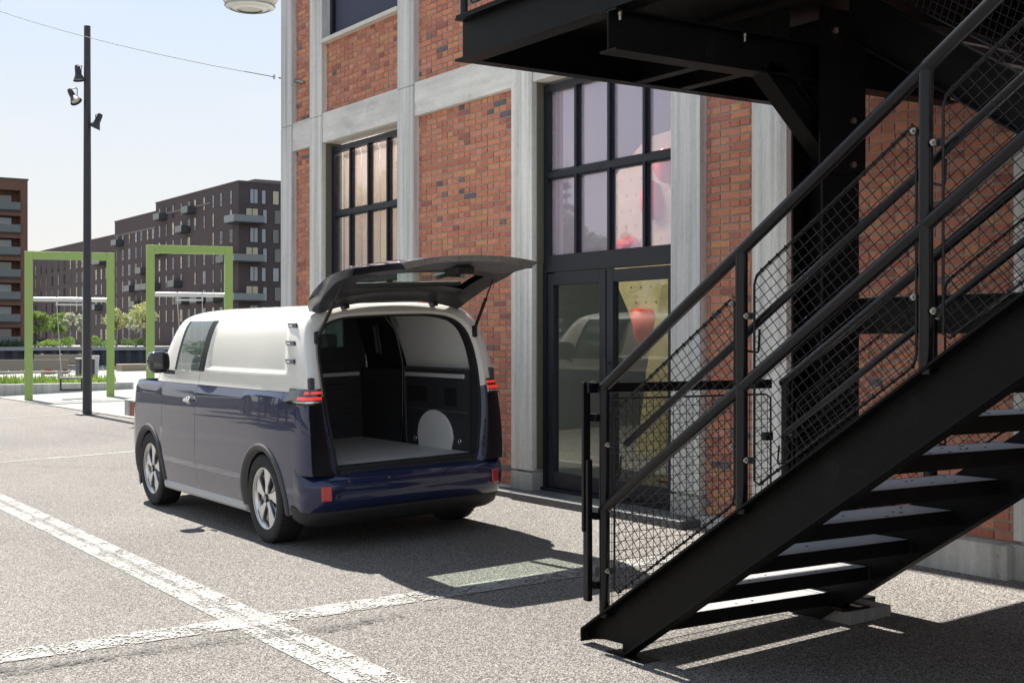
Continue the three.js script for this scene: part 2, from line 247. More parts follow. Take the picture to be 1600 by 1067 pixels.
function brickPanel(i, y0, y1, seed) {
  const a = COL[i][1], b = COL[i + 1][0], m = part('brick_panel', bx(a - .02, b + .02, y0 - .01, y1 + .01, -.28, Zb - .004), M.mortar, hall);
  panels.push({ m, i, list: bricksFor(a, b, y0, y1, seed) });
}
[0, 2, 4, 5, 6, 7, 8].forEach(i => { brickPanel(i, i >= 5 ? .262 : (i === 4 ? .12 : .1), BB, 100 + i); brickPanel(i, BT, TOP - .4, 200 + i); });
brickPanel(1, BT, 5.55, 301); brickPanel(3, BT, 5.55, 303);
{ // the 300 bricks that show largest are parts of their own; the rest of each panel is one piece
  const all = []; panels.forEach(P => P.list.forEach(b => { const [u, v, d] = project(b.x, b.y, Zb); b.key = (u > 1335 && u < 1600 && v > 120 && v < 800 && P.i === 5) || (u > 1100 && u < 1180 && v > 140 && v < 720 && P.i === 4) ? d - (b.w > .15 ? .6 : 0) : 1e9; all.push(b); }));
  all.sort((p, q) => p.key - q.key); all.slice(0, 300).forEach(b => { if (b.key < 1e8) b.own = true; });
  panels.forEach(P => {
    const rest = [];
    P.list.forEach(b => {
      const g0 = brickGeo(Math.round(b.w * 500) / 500, b.v);
      if (b.own) { const m = part('brick', g0, brickMats[b.t], P.m); m.position.set(b.x, b.y, Zb + b.dz); m.rotation.z = b.rz; }
      else { const g = g0.clone(); g.rotateZ(b.rz); g.translate(b.x, b.y, Zb + b.dz); const uv = g.attributes.uv, ox = hash3(Math.round(b.x * 97), Math.round(b.y * 93), 5); for (let k = 0; k < uv.count; k++) uv.setXY(k, uv.getX(k) + ox * 3, uv.getY(k) + ox * 5); const c = brickTones[b.t], h = .98 + .16 * hash3(Math.round(b.x * 77), Math.round(b.y * 113), 8), n = g.attributes.position.count, col = new Float32Array(n * 3); for (let k = 0; k < n; k++) { col[3 * k] = c[0] * h; col[3 * k + 1] = c[1] * h; col[3 * k + 2] = c[2] * h; } g.setAttribute('color', new THREE.BufferAttribute(col, 3)); rest.push(g); }
    });
    if (rest.length) { const m = part('brickwork', merge(rest), brickMerged, P.m); m.userData.kind = 'stuff'; }
  });
}
// plinth to the right of the door, brick reveals, slab in front of the door, upper sills, roof, other walls
parts('plinth', [bx(3.55, 5.6, -.3, .255, -.3, .06, .01), bx(6.0, 8.05, -.3, .255, -.3, .06, .01), bx(8.45, 10.5, -.3, .255, -.3, .06, .01), bx(2.535, 3.16, -.3, .115, -.3, .05, .01), bx(-2.44, -.38, -.3, .095, -.3, .04, .01), bx(-5.88, -5.3, -.3, .095, -.3, .04, .01), bx(-4.92, -2.84, -.3, .25, -.3, .0, .01)], M.concreteSmooth, hall);
parts('doorstep', [bx(-.75, .02, -.2, .082, -.3, .22, .012), bx(.024, 2.6, -.2, .092, -.3, .27, .012)], std(.36, .38, .42, .55, { map: rep(T.pave, 1.2, 1.2) }), hall);
part('window_sill', bx(-4.93, -2.83, 5.55, 5.605, -.3, .02, .008), std(.62, .6, .54, .8), hall);
part('window_sill', bx(-.01, 2.16, 5.55, 5.605, -.3, .02, .008), std(.62, .6, .54, .8), hall);
part('roof_slab', [bx(-6.3, 13.5, TOP, TOP + .25, -1.0, .06), bx(-6.3, 13.5, TOP, TOP + .25, -10.4, -6.0), bx(-6.3, -5.6, TOP, TOP + .25, -6.0, -1.0), bx(12.2, 13.5, TOP, TOP + .25, -6.0, -1.0)], M.concreteSmooth, hall);
part('added_skylight', bx(-5.6, 12.2, TOP + .1, TOP + .106, -6.0, -1.0), phy(.9, .92, .92, .05, { transmission: 1, thickness: 0, ior: 1.4 }), hall);  // opening and glazing added out of view to bring daylight onto the climbing wall
part('end_wall', bx(-6.22, -5.92, 0, TOP, -10.3, -.32), std(.12, .125, .12, .9), hall);
part('end_wall', bx(13.0, 13.3, 0, TOP, -10.3, -.32), M.concreteSmooth, hall);
part('inner_floor', bx(-5.9, 13, -.25, .108, -10.2, -.27), std(.16, .19, .19, .3, { map: rep(T.pave, .8, .8) }), hall);
part('lintel_wall', [bx(-4.92, -2.84, 8.6, TOP, -.3, -.1), bx(0, 2.15, 8.6, TOP, -.3, -.1)], M.concreteSmooth, hall);
{ const w = []; for (let x = -30; x < 13; x += 1.8) if (x > -6) w.push(bx(x, x + 1.25, .1, TOP, -10.3, -10)); w.push(bx(-5.9, 13, 4.4, 4.9, -10.28, -10.02), bx(-5.9, 13, 8.6, TOP, -10.28, -10.02), bx(-5.9, 13, 2.05, 2.2, -10.28, -10.02)); part('rear_wall', w, std(.05, .05, .05, .8), hall); }
parts('brick_reveal', [bx(0.001, .012, .3, BB - .002, -.30, -.06), bx(-4.919, -4.908, .3, BB - .002, -.30, -.06)], std(.16, .15, .10, .9, { map: rep(T.brickG, 3, 3) }), hall);
// windows: frame, glazing bars and panes, each pane its own part
function windowGrid(name, x0, x1, ys, cols, z, glass, bar = .05, upper) {
  const w = .07, h0 = ys[0], h1 = ys[ys.length - 1];
  const f = part(name, [bx(x0, x1, h1 - w, h1, z - .09, z), bx(x0, x1, h0, h0 + w, z - .09, z), bx(x0, x0 + w, h0 + w, h1 - w, z - .09, z), bx(x1 - w, x1, h0 + w, h1 - w, z - .09, z)], M.frame, hall);
  const dx = (x1 - x0) / cols;
  for (let c = 1; c < cols; c++) part('mullion', [bx(x0 + c * dx - bar / 2, x0 + c * dx + bar / 2, h0 + w, h1 - w, z - .085, z - .006, .006), bx(x0 + c * dx - bar / 2 - .016, x0 + c * dx + bar / 2 + .016, h0 + w, h1 - w, z - .075, z - .03)], M.frame, f);
  for (let r = 1; r < ys.length - 1; r++) part('transom', [bx(x0 + w, x1 - w, ys[r] - .035, ys[r] + .035, z - .085, z - .003, .006), bx(x0 + w, x1 - w, ys[r] - .05, ys[r] + .05, z - .075, z - .028)], M.frame, f);
  for (let r = 0; r < ys.length - 1; r++) for (let c = 0; c < cols; c++) part('pane', bx(x0 + c * dx + .03, x0 + (c + 1) * dx - .03, ys[r] + .03, ys[r + 1] - .03, z - .062, z - .058), glass, f);
  return f;
}
windowGrid('window', -4.9, -2.86, [.26, 1.35, 2.4, 3.29, 4.18], 4, -.14, M.glassClear, .036);
windowGrid('window', .013, 2.13, [2.40, 3.285, 4.20], 4, -.14, M.glass, .04);
{ // upper windows with dark blinds drawn down behind the glass
  const blind = std(.045, .048, .085, .7);
  for (const [a, b] of [[-4.91, -2.85], [.012, 2.13]]) { const f = windowGrid('window', a, b, [5.62, 8.58], 1, -.12, M.glassDoor); part('dark_blind', bx(a + .07, b - .07, 5.69, 8.5, -.175, -.168), blind, f); }
}
// pale roller screens behind the tall window
for (let k = 0; k < 4; k++) { const x = -4.83 + k * .51; lone('roller_screen', [bx(x, x + .47, .35, 4.1, -.30, -.298), bx(x - .005, x + .475, 4.06, 4.12, -.33, -.28)], phy(.86, .76, .68, 1, { transmission: .45, thickness: 0 }), 'pale beige roller screen pulled down behind the tall four-pane window', 'blind', 'screens in the tall window'); }
// double door
{
  const fr = part('door_frame', [bx(.013, .075, .10, 2.40, -.24, -.13), bx(2.065, 2.13, .10, 2.40, -.24, -.13), bx(.075, 2.065, 2.30, 2.40, -.24, -.13), bx(.013, 2.13, .095, .125, -.26, -.10)], M.frame, hall);
  const L = [[.085, 1.045], [1.06, 2.055]];
  L.forEach(([a, b], i) => {
    const d = part('door', [bx(a, a + .10, .13, 2.285, -.21, -.135, .006), bx(b - .10, b, .13, 2.285, -.21, -.135, .006), bx(a + .1, b - .1, 2.165, 2.285, -.21, -.136, .006), bx(a + .1, b - .1, .13, .29, -.21, -.136, .006)], M.frame, hall);
    part('pane', bx(a + .08, b - .08, .27, 2.18, -.176, -.171), M.glassDoor, d);
    if (i) part('handle', [rod([a + .05, .85, -.08], [a + .05, 1.45, -.08], .012), rod([a + .05, .9, -.135], [a + .05, .9, -.08], .008), rod([a + .05, 1.4, -.135], [a + .05, 1.4, -.08], .008)], M.lampDark, d);
  });
}
// inside the hall: climbing wall with holds, mat, bench beam
{
  const cw = thing('climbing_wall', 'beige plywood climbing wall with bolt holes and red holds behind the door glass', 'climbing wall');
  const zw = -3.2, P = [[-2.25, .12], [-2.0, 1.38], [-2.68, 2.4], [-2.74, 2.9], [-2.68, 3.78], [-2.38, 3.98], [-2.05, 4.19], [-.6, 4.3], [-.6, .12]];
  const ply = std(1.5, 1.28, .72, .6, { map: rep(T.pave, 1.1, 1.1) });
  const g = extr(P, .12, .01); g.translate(0, 0, zw - .12); part('panel', metreUV(g), ply, cw);
  const g2 = extr([[-1.5, .12], [-1.72, 1.2], [-1.35, 2.3], [-.6, 2.4], [-.6, .12]], .1, .01); g2.rotateX(.06); g2.translate(0, 0, zw + .1); part('panel', metreUV(g2), ply, cw);
  const hole = []; for (let x = -2.65; x < -.65; x += .2) for (let y = .3; y < 4.1; y += .2) { const X = x + (Math.round(y / .2) % 2) * .1; if (X < -2.02 && y < 2.45 && X < -2.0 - (y - 1.38) * .66 + .08) continue; if (X < -2.3 && y > 3.9) continue; if (X > -1.75 && y < 2.45) continue; const c = new THREE.CylinderGeometry(.012, .012, .01, 6); c.rotateX(Math.PI / 2); c.translate(X, y, zw + .009); hole.push(c); }
  const hl = part('bolt_hole', hole, std(.02, .02, .02, .9), cw); hl.userData.kind = 'stuff';
  const holdG = (w, h, d, s) => { const q = new THREE.SphereGeometry(1, 12, 10); q.scale(w, h, d); const p = q.attributes.position; for (let i = 0; i < p.count; i++) { const k = 1 + .35 * (noise3(p.getX(i) * 6 + s, p.getY(i) * 6, p.getZ(i) * 6) - .5) * 2; p.setXYZ(i, p.getX(i) * k, p.getY(i) * k, p.getZ(i) * k); } q.computeVertexNormals(); return q; };
  [[-1.84, 3.37, .15, .24, .16], [-1.6, 3.78, .13, .2, .14], [-2.3, 2.84, .2, .1, .13], [-1.99, 1.80, .2, .27, .18], [-1.6, 1.1, .16, .24, .14], [-1.2, 2.9, .15, .15, .12]].forEach(([x, y, w, h, d], k) => part('hold', holdG(w, h, d, k * 7).translate(x, y, zw + .08), std(.55, .055, .035, .45), cw));
  lone('door_mat', [bx(.1, 2.05, .109, .125, -1.0, -.30, .004), bx(.2, 1.6, .109, .128, -2.1, -1.5, .004)], std(.33, .16, .085, .95, { bumpMap: rep(T.brickB, 9, 9), bumpScale: .01 }), 'brown coir mat on the hall floor inside the glass door', 'mat');
}

// fluorescent battens that light the climbing wall inside
RectAreaLightUniformsLib.init();
for (const [x, z, t] of [[-2.6, -1.5, 0], [-5.0, -1.2, 1]]) {
  const b = thing('batten_light', t ? 'white fluorescent batten hanging over the pale roller screens inside the hall' : 'white fluorescent batten hanging in front of the climbing wall inside the hall', 'lamp', [x, 4.75, z], 0, 'battens inside the hall');
  part('housing', bx(-1.2, 1.2, .04, .12, -.1, .1, .01), std(.7, .7, .7, .5), b);
  part('tube', bx(-1.15, 1.15, .0, .035, -.07, .07, .01), std(.8, .8, .8, .4, { emissive: lin(1, .95, .86), emissiveIntensity: 1.2 }), b);
  const l = new THREE.RectAreaLight(new THREE.Color(1, .95, .87), 48, 2.3, .16); l.position.set(0, -.012, 0); l.rotation.x = -Math.PI / 2; b.add(l);
}
// ---------------------------------------------------------------- black steel staircase
const stair = thing('steel_staircase', 'black steel staircase with wire mesh railings climbing to an overhead landing', 'staircase');
{
  const SL = .637, top = s => .935 + SL * (s - 6.54), bot = s => .6095 + SL * (s - 6.54), S1 = 8.75;
  function stringer(web, out, s1) { // channel with its flanges pointing along out
    const lo = [[5.36, -.045], [5.36, -.092], [5.445, -.092]], pts = [[5.073, .0], [5.073, -.072], [5.2, -.05], ...lo, [s1, bot(s1)], [s1, top(s1)]];
    const g = extr(pts, .012); g.translate(0, 0, web - .006);
    const z0 = Math.min(web, web + out * .075), z1 = Math.max(web, web + out * .075), c = Math.cos(Math.atan(SL));
    const fl = (f, a, b, d) => { const q = extr([[a, f(a)], [b, f(b)], [b, f(b) - d / c], [a, f(a) - d / c]], z1 - z0 + .001); q.translate(0, 0, z0); return q; };
    const end = bx(5.068, 5.08, -.074, .0, z0, z1);
    return metreUV(merge([g, fl(top, 5.073, s1, .012), fl(s => bot(s) + .012 / c, 5.44, s1, .012), end]));
  }
  part('stringer', stringer(3.085, 1, S1), M.steelDull, stair);
  part('stringer', stringer(1.73, -1, S1), M.steelDull, stair);
  // treads: folded plates with a back lip, light worn tops
  for (let k = 0; k < 11; k++) {
    const sb = 5.605 + .2885 * k, y = .134 + .19 * k; if (sb > S1) break;
    const t = part('tread', bx(sb - .30, sb, y - .006, y, 1.745, 3.07), M.tread, stair);
    part('tread_lip', [bx(sb, sb + .006, y - .075, y + .001, 1.745, 3.07), bx(sb - .306, sb - .3, y - .05, y + .001, 1.745, 3.07), bx(sb - .29, sb - .05, y - .06, y - .008, 1.74, 1.75), bx(sb - .29, sb - .05, y - .06, y - .008, 3.066, 3.076)], M.steelDull, t);
    const st = []; const r = rng(400 + k); for (let q = 0; q < 9; q++) { const c = new THREE.CylinderGeometry(.007, .007, .004, 8); c.translate(sb - .03 - r() * .22, y + .001, 1.85 + r() * 1.1); st.push(c); } part('hole', st, std(.01, .01, .01, .9), t).userData.kind = 'stuff';
  }
  // railings
  const railC = s => 1.322 + .636 * (s - 5.19), midC = s => .672 + .647 * (s - 5.226), handC = s => 1.01 + .643 * (s - 5.274);
  function wires(poly, ang, pitch, r, z) { // parallel wires clipped to a polygon in x,y
    const dx = Math.cos(ang), dy = Math.sin(ang), nx = -dy, ny = dx, ds = poly.map(p => p[0] * nx + p[1] * ny), a = Math.min(...ds), b = Math.max(...ds), out = [];
    for (let d = a + pitch * .6; d < b; d += pitch) { const hit = []; for (let i = 0; i < poly.length; i++) { const p = poly[i], q = poly[(i + 1) % poly.length], e = p[0] * nx + p[1] * ny - d, f = q[0] * nx + q[1] * ny - d; if (e * f < 0) { const t = e / (e - f); hit.push([p[0] + (q[0] - p[0]) * t, p[1] + (q[1] - p[1]) * t]); } } if (hit.length === 2) out.push(rod([...hit[0], z], [...hit[1], z], r, 5)); }
    return out;
  }
  const bent = (poly, z, r) => { // closed rod frame with rounded corners
    const pts = []; poly.forEach((p, i) => { const a = poly[(i + poly.length - 1) % poly.length], b = poly[(i + 1) % poly.length], k = .035; for (const q of [a, b]) { const L = Math.hypot(q[0] - p[0], q[1] - p[1]); pts.push(V3(p[0] + (q[0] - p[0]) / L * k, p[1] + (q[1] - p[1]) / L * k, z)); } });
    const path = new THREE.CurvePath(); for (let i = 0; i < pts.length; i += 2) { const c = V3(poly[i / 2][0], poly[i / 2][1], z); path.add(new THREE.QuadraticBezierCurve3(pts[i], c, pts[i + 1])); path.add(new THREE.LineCurve3(pts[i + 1], pts[(i + 2) % pts.length])); }
    return new THREE.TubeGeometry(path, 90, r, 7, true);
  };
  function railing(z, posts, far) {
    const rs = posts[0], re = posts[posts.length - 1] + .7, R = .030, a = Math.atan(.636);
    posts.forEach((s, i) => {
      const p = part('post', rod([s, top(s) - .02, z], [s, railC(s) - .01, z], R, 16), M.steel, stair);
      parts('bracket_bolt', [.24, .93].flatMap(h => [1, -1].filter(d => !(i === 0 && d < 0)).map(d => { const y = top(s) + (d > 0 ? h : h + .06), g = new THREE.CylinderGeometry(.014, .014, .014, 10); g.rotateX(Math.PI / 2); g.translate(s + d * .05, y, z + .012); const w = new THREE.CylinderGeometry(.008, .008, .03, 6); w.rotateX(Math.PI / 2); w.translate(s + d * .05, y, z + .016); return merge([g, w]); })), M.bolt, p);
      parts('bracket', [.24, .93].flatMap(h => [1, -1].filter(d => !(i === 0 && d < 0)).map(d => bx(s + d * .02, s + d * .085, top(s) + (d > 0 ? h : h + .06) - .016, top(s) + (d > 0 ? h : h + .06) + .016, z - .004, z + .005))), M.steel, p);
    });
    part('top_rail', rod([rs - .03, railC(rs - .03), z], [re, railC(re), z], R, 18), M.steel, stair);
    part('mid_rail', rod([rs - (far ? .2 : .02), midC(rs - (far ? .2 : .02)), z + .0], [re, midC(re), z], R, 18), M.steel, stair);
    const zi = far ? z + .09 : z - .09;
    const hr = part('hand_rail', rod([rs + .08, handC(rs + .08), zi], [re, handC(re), zi], .021, 14), M.steel, stair);
    part('hand_rail_bracket', posts.map(s => tubePath([[s + .01, handC(s) - .12, z], [s + .02, handC(s) - .13, zi], [s + .03, handC(s) - .02, zi]], .006, 6, 6)), M.steel, hr);
    for (let i = 0; i < posts.length; i++) {
      const l = posts[i] + .085, r = i < posts.length - 1 ? posts[i + 1] - .05 : posts[i] + .95, poly = [[l, top(l) + .055], [r, top(r) + .055], [r, railC(r) - .185], [l, railC(l) - .185]];
      const f = part('mesh_frame', bent(poly, z - .002, .0065), M.steel, stair);
      part('wire_mesh', [...wires(poly, a, .0475, .0021, z), ...wires(poly, a + Math.PI * .56, .0475, .0021, z - .004)], M.steel, f);
      const cl = []; for (let x = l + .05; x < r; x += .052) for (const y of [railC(x) - .185, top(x) + .055]) cl.push(new THREE.TorusGeometry(.0085, .003, 5, 8).rotateY(Math.PI / 2).rotateZ(a).translate(x, y, z - .002)); part('mesh_clip', cl, M.steel, f).userData.kind = 'stuff';
    }
  }
  railing(3.12, [5.237, 6.315, 7.403, 8.49], false);
  railing(1.735, [5.25, 6.33, 7.41, 8.5], true);
  // footing block and foot plates
  part('footing_block', bx(5.46, 5.74, -.25, .04, 1.36, 1.72, .01), std(.42, .41, .40, .9, { map: rep(T.concrete, .9, .9) }), stair);  // concrete given a darker tone to stand in for shade on the block
  parts('foot_plate', [bx(5.3, 5.62, -.10, -.085, 3.04, 3.16), bx(5.45, 5.75, .045, .06, 1.56, 1.78)], M.steelDull, stair);

  // I section between two points along x or z: y0 bottom, h tall, b flange width
  const ibeamX = (x0, x1, y0, h, z, b, t = .012) => [bx(x0, x1, y0, y0 + t, z - b / 2, z + b / 2), bx(x0, x1, y0 + h - t, y0 + h, z - b / 2, z + b / 2), bx(x0, x1, y0 + t, y0 + h - t, z - .005, z + .005)];
  const ibeamZ = (z0, z1, y0, h, x, b, t = .012) => [bx(x - b / 2, x + b / 2, y0, y0 + t, z0, z1), bx(x - b / 2, x + b / 2, y0 + h - t, y0 + h, z0, z1), bx(x - .005, x + .005, y0 + t, y0 + h - t, z0, z1)];
  // overhead landing
  part('edge_beam', ibeamX(3.72, 6.3, 3.405, .275, 3.10, .13), M.steelDull, stair);
  part('end_beam', ibeamZ(.12, 3.03, 3.405, .275, 3.775, .10), M.steelDull, stair);
  part('edge_beam', ibeamX(3.83, 6.3, 3.405, .275, .2, .12), M.steelDull, stair);
  part('joist', ibeamX(3.83, 5.26, 3.407, .22, 1.72, .09), M.steelDull, stair);
  part('joist', ibeamX(3.83, 5.26, 3.407, .22, 1.31, .09), M.steelDull, stair);
  part('cross_beam', ibeamZ(.3, 3.17, 3.172, .228, 5.33, .145), M.steelDull, stair);
  parts('beam_bolt', [[5.285, 3.12], [5.375, 3.12], [5.285, 2.2], [5.375, 2.2]].map(([x, z]) => merge([new THREE.CylinderGeometry(.014, .014, .018, 6).translate(x, 3.378, z), new THREE.CylinderGeometry(.009, .009, .05, 8).translate(x, 3.365, z)])), M.bolt, stair);
  part('deck_plate', bx(3.725, 6.1, 3.684, 3.70, .13, 3.16), M.steelDull, stair);
  // column of H section with a knee brace and bolted plates
  part('support_column', [bx(5.16, 5.176, -.1, 3.172, 1.28, 1.6), bx(5.404, 5.42, -.1, 3.172, 1.28, 1.6), bx(5.176, 5.404, -.1, 3.172, 1.434, 1.446), bx(5.1, 5.48, -.1, .03, 1.2, 1.68)], M.steelDull, stair);
  part('knee_brace', [beamBox([5.33, 3.20, 2.06], [5.33, 2.72, 1.52], .13, .012), beamBox([5.33, 3.25, 1.90], [5.33, 2.86, 1.46], .13, .012), beamBox([5.33, 3.22, 1.98], [5.33, 2.79, 1.5], .01, .13)], M.steelDull, stair);
  part('gusset_plate', bx(5.425, 5.437, 2.62, 3.62, 1.24, 1.64), M.steelDull, stair);
  parts('column_bolt', [[3.5, 1.36], [3.48, 1.52], [2.95, 1.36], [2.68, 1.36], [2.68, 1.52]].map(([y, z]) => { const g = new THREE.CylinderGeometry(.02, .02, .02, 6); g.rotateZ(Math.PI / 2); g.translate(5.447, y, z); return g; }), M.bolt, stair);
  // upper flight that comes back towards the landing, the half landing and its beams
  const s2t = s => 3.40 - .617 * (s - 6.09), s2b = s => 3.08 - .617 * (s - 6.09);
  for (const z of [1.5, .36]) { const g = extr([[5.55, s2b(5.55)], [8.75, s2b(8.75)], [8.75, s2t(8.75)], [5.55, s2t(5.55)]], .012); g.translate(0, 0, z); const fl = f => { const q = extr([[5.55, f(5.55)], [8.75, f(8.75)], [8.75, f(8.75) - .014], [5.55, f(5.55) - .014]], .075); q.translate(0, 0, z > 1 ? z : z - .065); return q; }; part('upper_stringer', metreUV(merge([g, fl(s2t), fl(s => s2b(s) + .014)])), M.steelDull, stair); }
  for (let k = 0; k < 9; k++) { const s = 5.75 + .29 * k, y = s2t(s + .15) - .10; const t = part('tread', bx(s, s + .29, y - .006, y, .38, 1.49), M.tread, stair); part('tread_lip', [bx(s - .006, s, y - .06, y, .38, 1.49), bx(s + .29, s + .296, y - .06, y, .38, 1.49)], M.steelDull, t); }
  { const z = 1.53, rc = s => s2t(s) + 1.13; part('top_rail', rod([5.6, rc(5.6), z], [8.7, rc(8.7), z], .026, 12), M.steel, stair); part('mid_rail', rod([5.6, rc(5.6) - .6, z], [8.7, rc(8.7) - .6, z], .026, 12), M.steel, stair); for (const s of [5.7, 6.85, 8.0]) part('post', rod([s, s2t(s), z], [s, rc(s), z], .026, 12), M.steel, stair);
    for (const [l, r] of [[5.78, 6.78], [6.93, 7.93]]) { const poly = [[l, s2t(l) + .06], [r, s2t(r) + .06], [r, rc(r) - .17], [l, rc(l) - .17]], f = part('mesh_frame', bent(poly, z, .0065), M.steel, stair); part('wire_mesh', [...wires(poly, -Math.atan(.617), .0475, .0021, z), ...wires(poly, -Math.atan(.617) + Math.PI * .56, .0475, .0021, z + .004)], M.steel, f); } }
  part('half_landing', bx(8.75, 10.3, 1.86, 1.88, .3, 3.12), M.tread, stair);
  part('landing_beam', [...ibeamX(5.44, 10.3, 1.645, .215, 1.40, .12), ...ibeamX(8.75, 10.3, 1.62, .235, 3.08, .12), ...ibeamX(8.75, 10.3, 1.62, .235, .36, .12)], M.steelDull, stair);
  part('landing_post', [bx(10.1, 10.25, -.2, 1.62, .3, .45), bx(10.1, 10.25, -.2, 1.62, 3.0, 3.15)], M.steelDull, stair);
  // railing round the overhead landing
  { const y = 3.70; const P = [[3.76, 3.12], [4.9, 3.12], [6.0, 3.12]]; P.forEach(([x, z]) => part('post', rod([x, y, z], [x, y + 1.1, z], .026, 12), M.steel, stair)); part('post', rod([3.76, y, 1.6], [3.76, y + 1.1, 1.6], .026, 12), M.steel, stair);
    part('top_rail', [rod([3.76, y + 1.1, 3.12], [6.0, y + 1.1, 3.12], .026, 12), rod([3.76, y + 1.1, .15], [3.76, y + 1.1, 3.12], .026, 12)], M.steel, stair);
    for (const [l, r] of [[3.84, 4.82], [4.98, 5.92]]) { const poly = [[l, y + .06], [r, y + .06], [r, y + .95], [l, y + .95]], f = part('mesh_frame', bent(poly, 3.12, .0065), M.steel, stair); part('wire_mesh', [...wires(poly, 0, .0475, .0021, 3.12), ...wires(poly, Math.PI / 2, .0475, .0021, 3.124)], M.steel, f); }
  }
  // gate across the foot of the stair
  const gate = thing('stair_gate', 'black steel mesh gate closing the foot of the outdoor staircase', 'gate', [5.185, 0, 0]);
  part('top_bar', bx(-.012, .012, 1.315, 1.37, 1.80, 3.20, .004), M.steel, gate);
  part('side_bar', [bx(-.035, -.015, .55, 1.375, 3.165, 3.215, .004), bx(-.033, .01, .17, .95, 3.17, 3.205, .004)], M.steel, gate);
  part('side_bar', bx(-.01, .01, .1, 1.315, 3.06, 3.085), M.steel, gate);
  parts('hinge', [bx(-.03, .04, .62, .66, 3.13, 3.17), bx(-.03, .04, 1.16, 1.20, 3.13, 3.17), bx(-.03, .04, .24, .28, 3.13, 3.175)], M.steel, gate);
  { const poly = [[1.80, .1], [3.055, .1], [3.055, 1.28], [1.80, 1.28]]; const turn = g => g.rotateY(-Math.PI / 2); const f = part('mesh_frame', turn(bent(poly, 0, .006)), M.steel, gate); part('wire_mesh', [...wires(poly, 0, .05, .002, 0), ...wires(poly, Math.PI / 2, .05, .002, .004)].map(turn), M.steel, f); part('latch', [bx(-.02, .02, 1.0, 1.05, 1.80, 1.86), bx(-.02, .02, .3, .35, 3.06, 3.13)], M.steel, gate); }
}
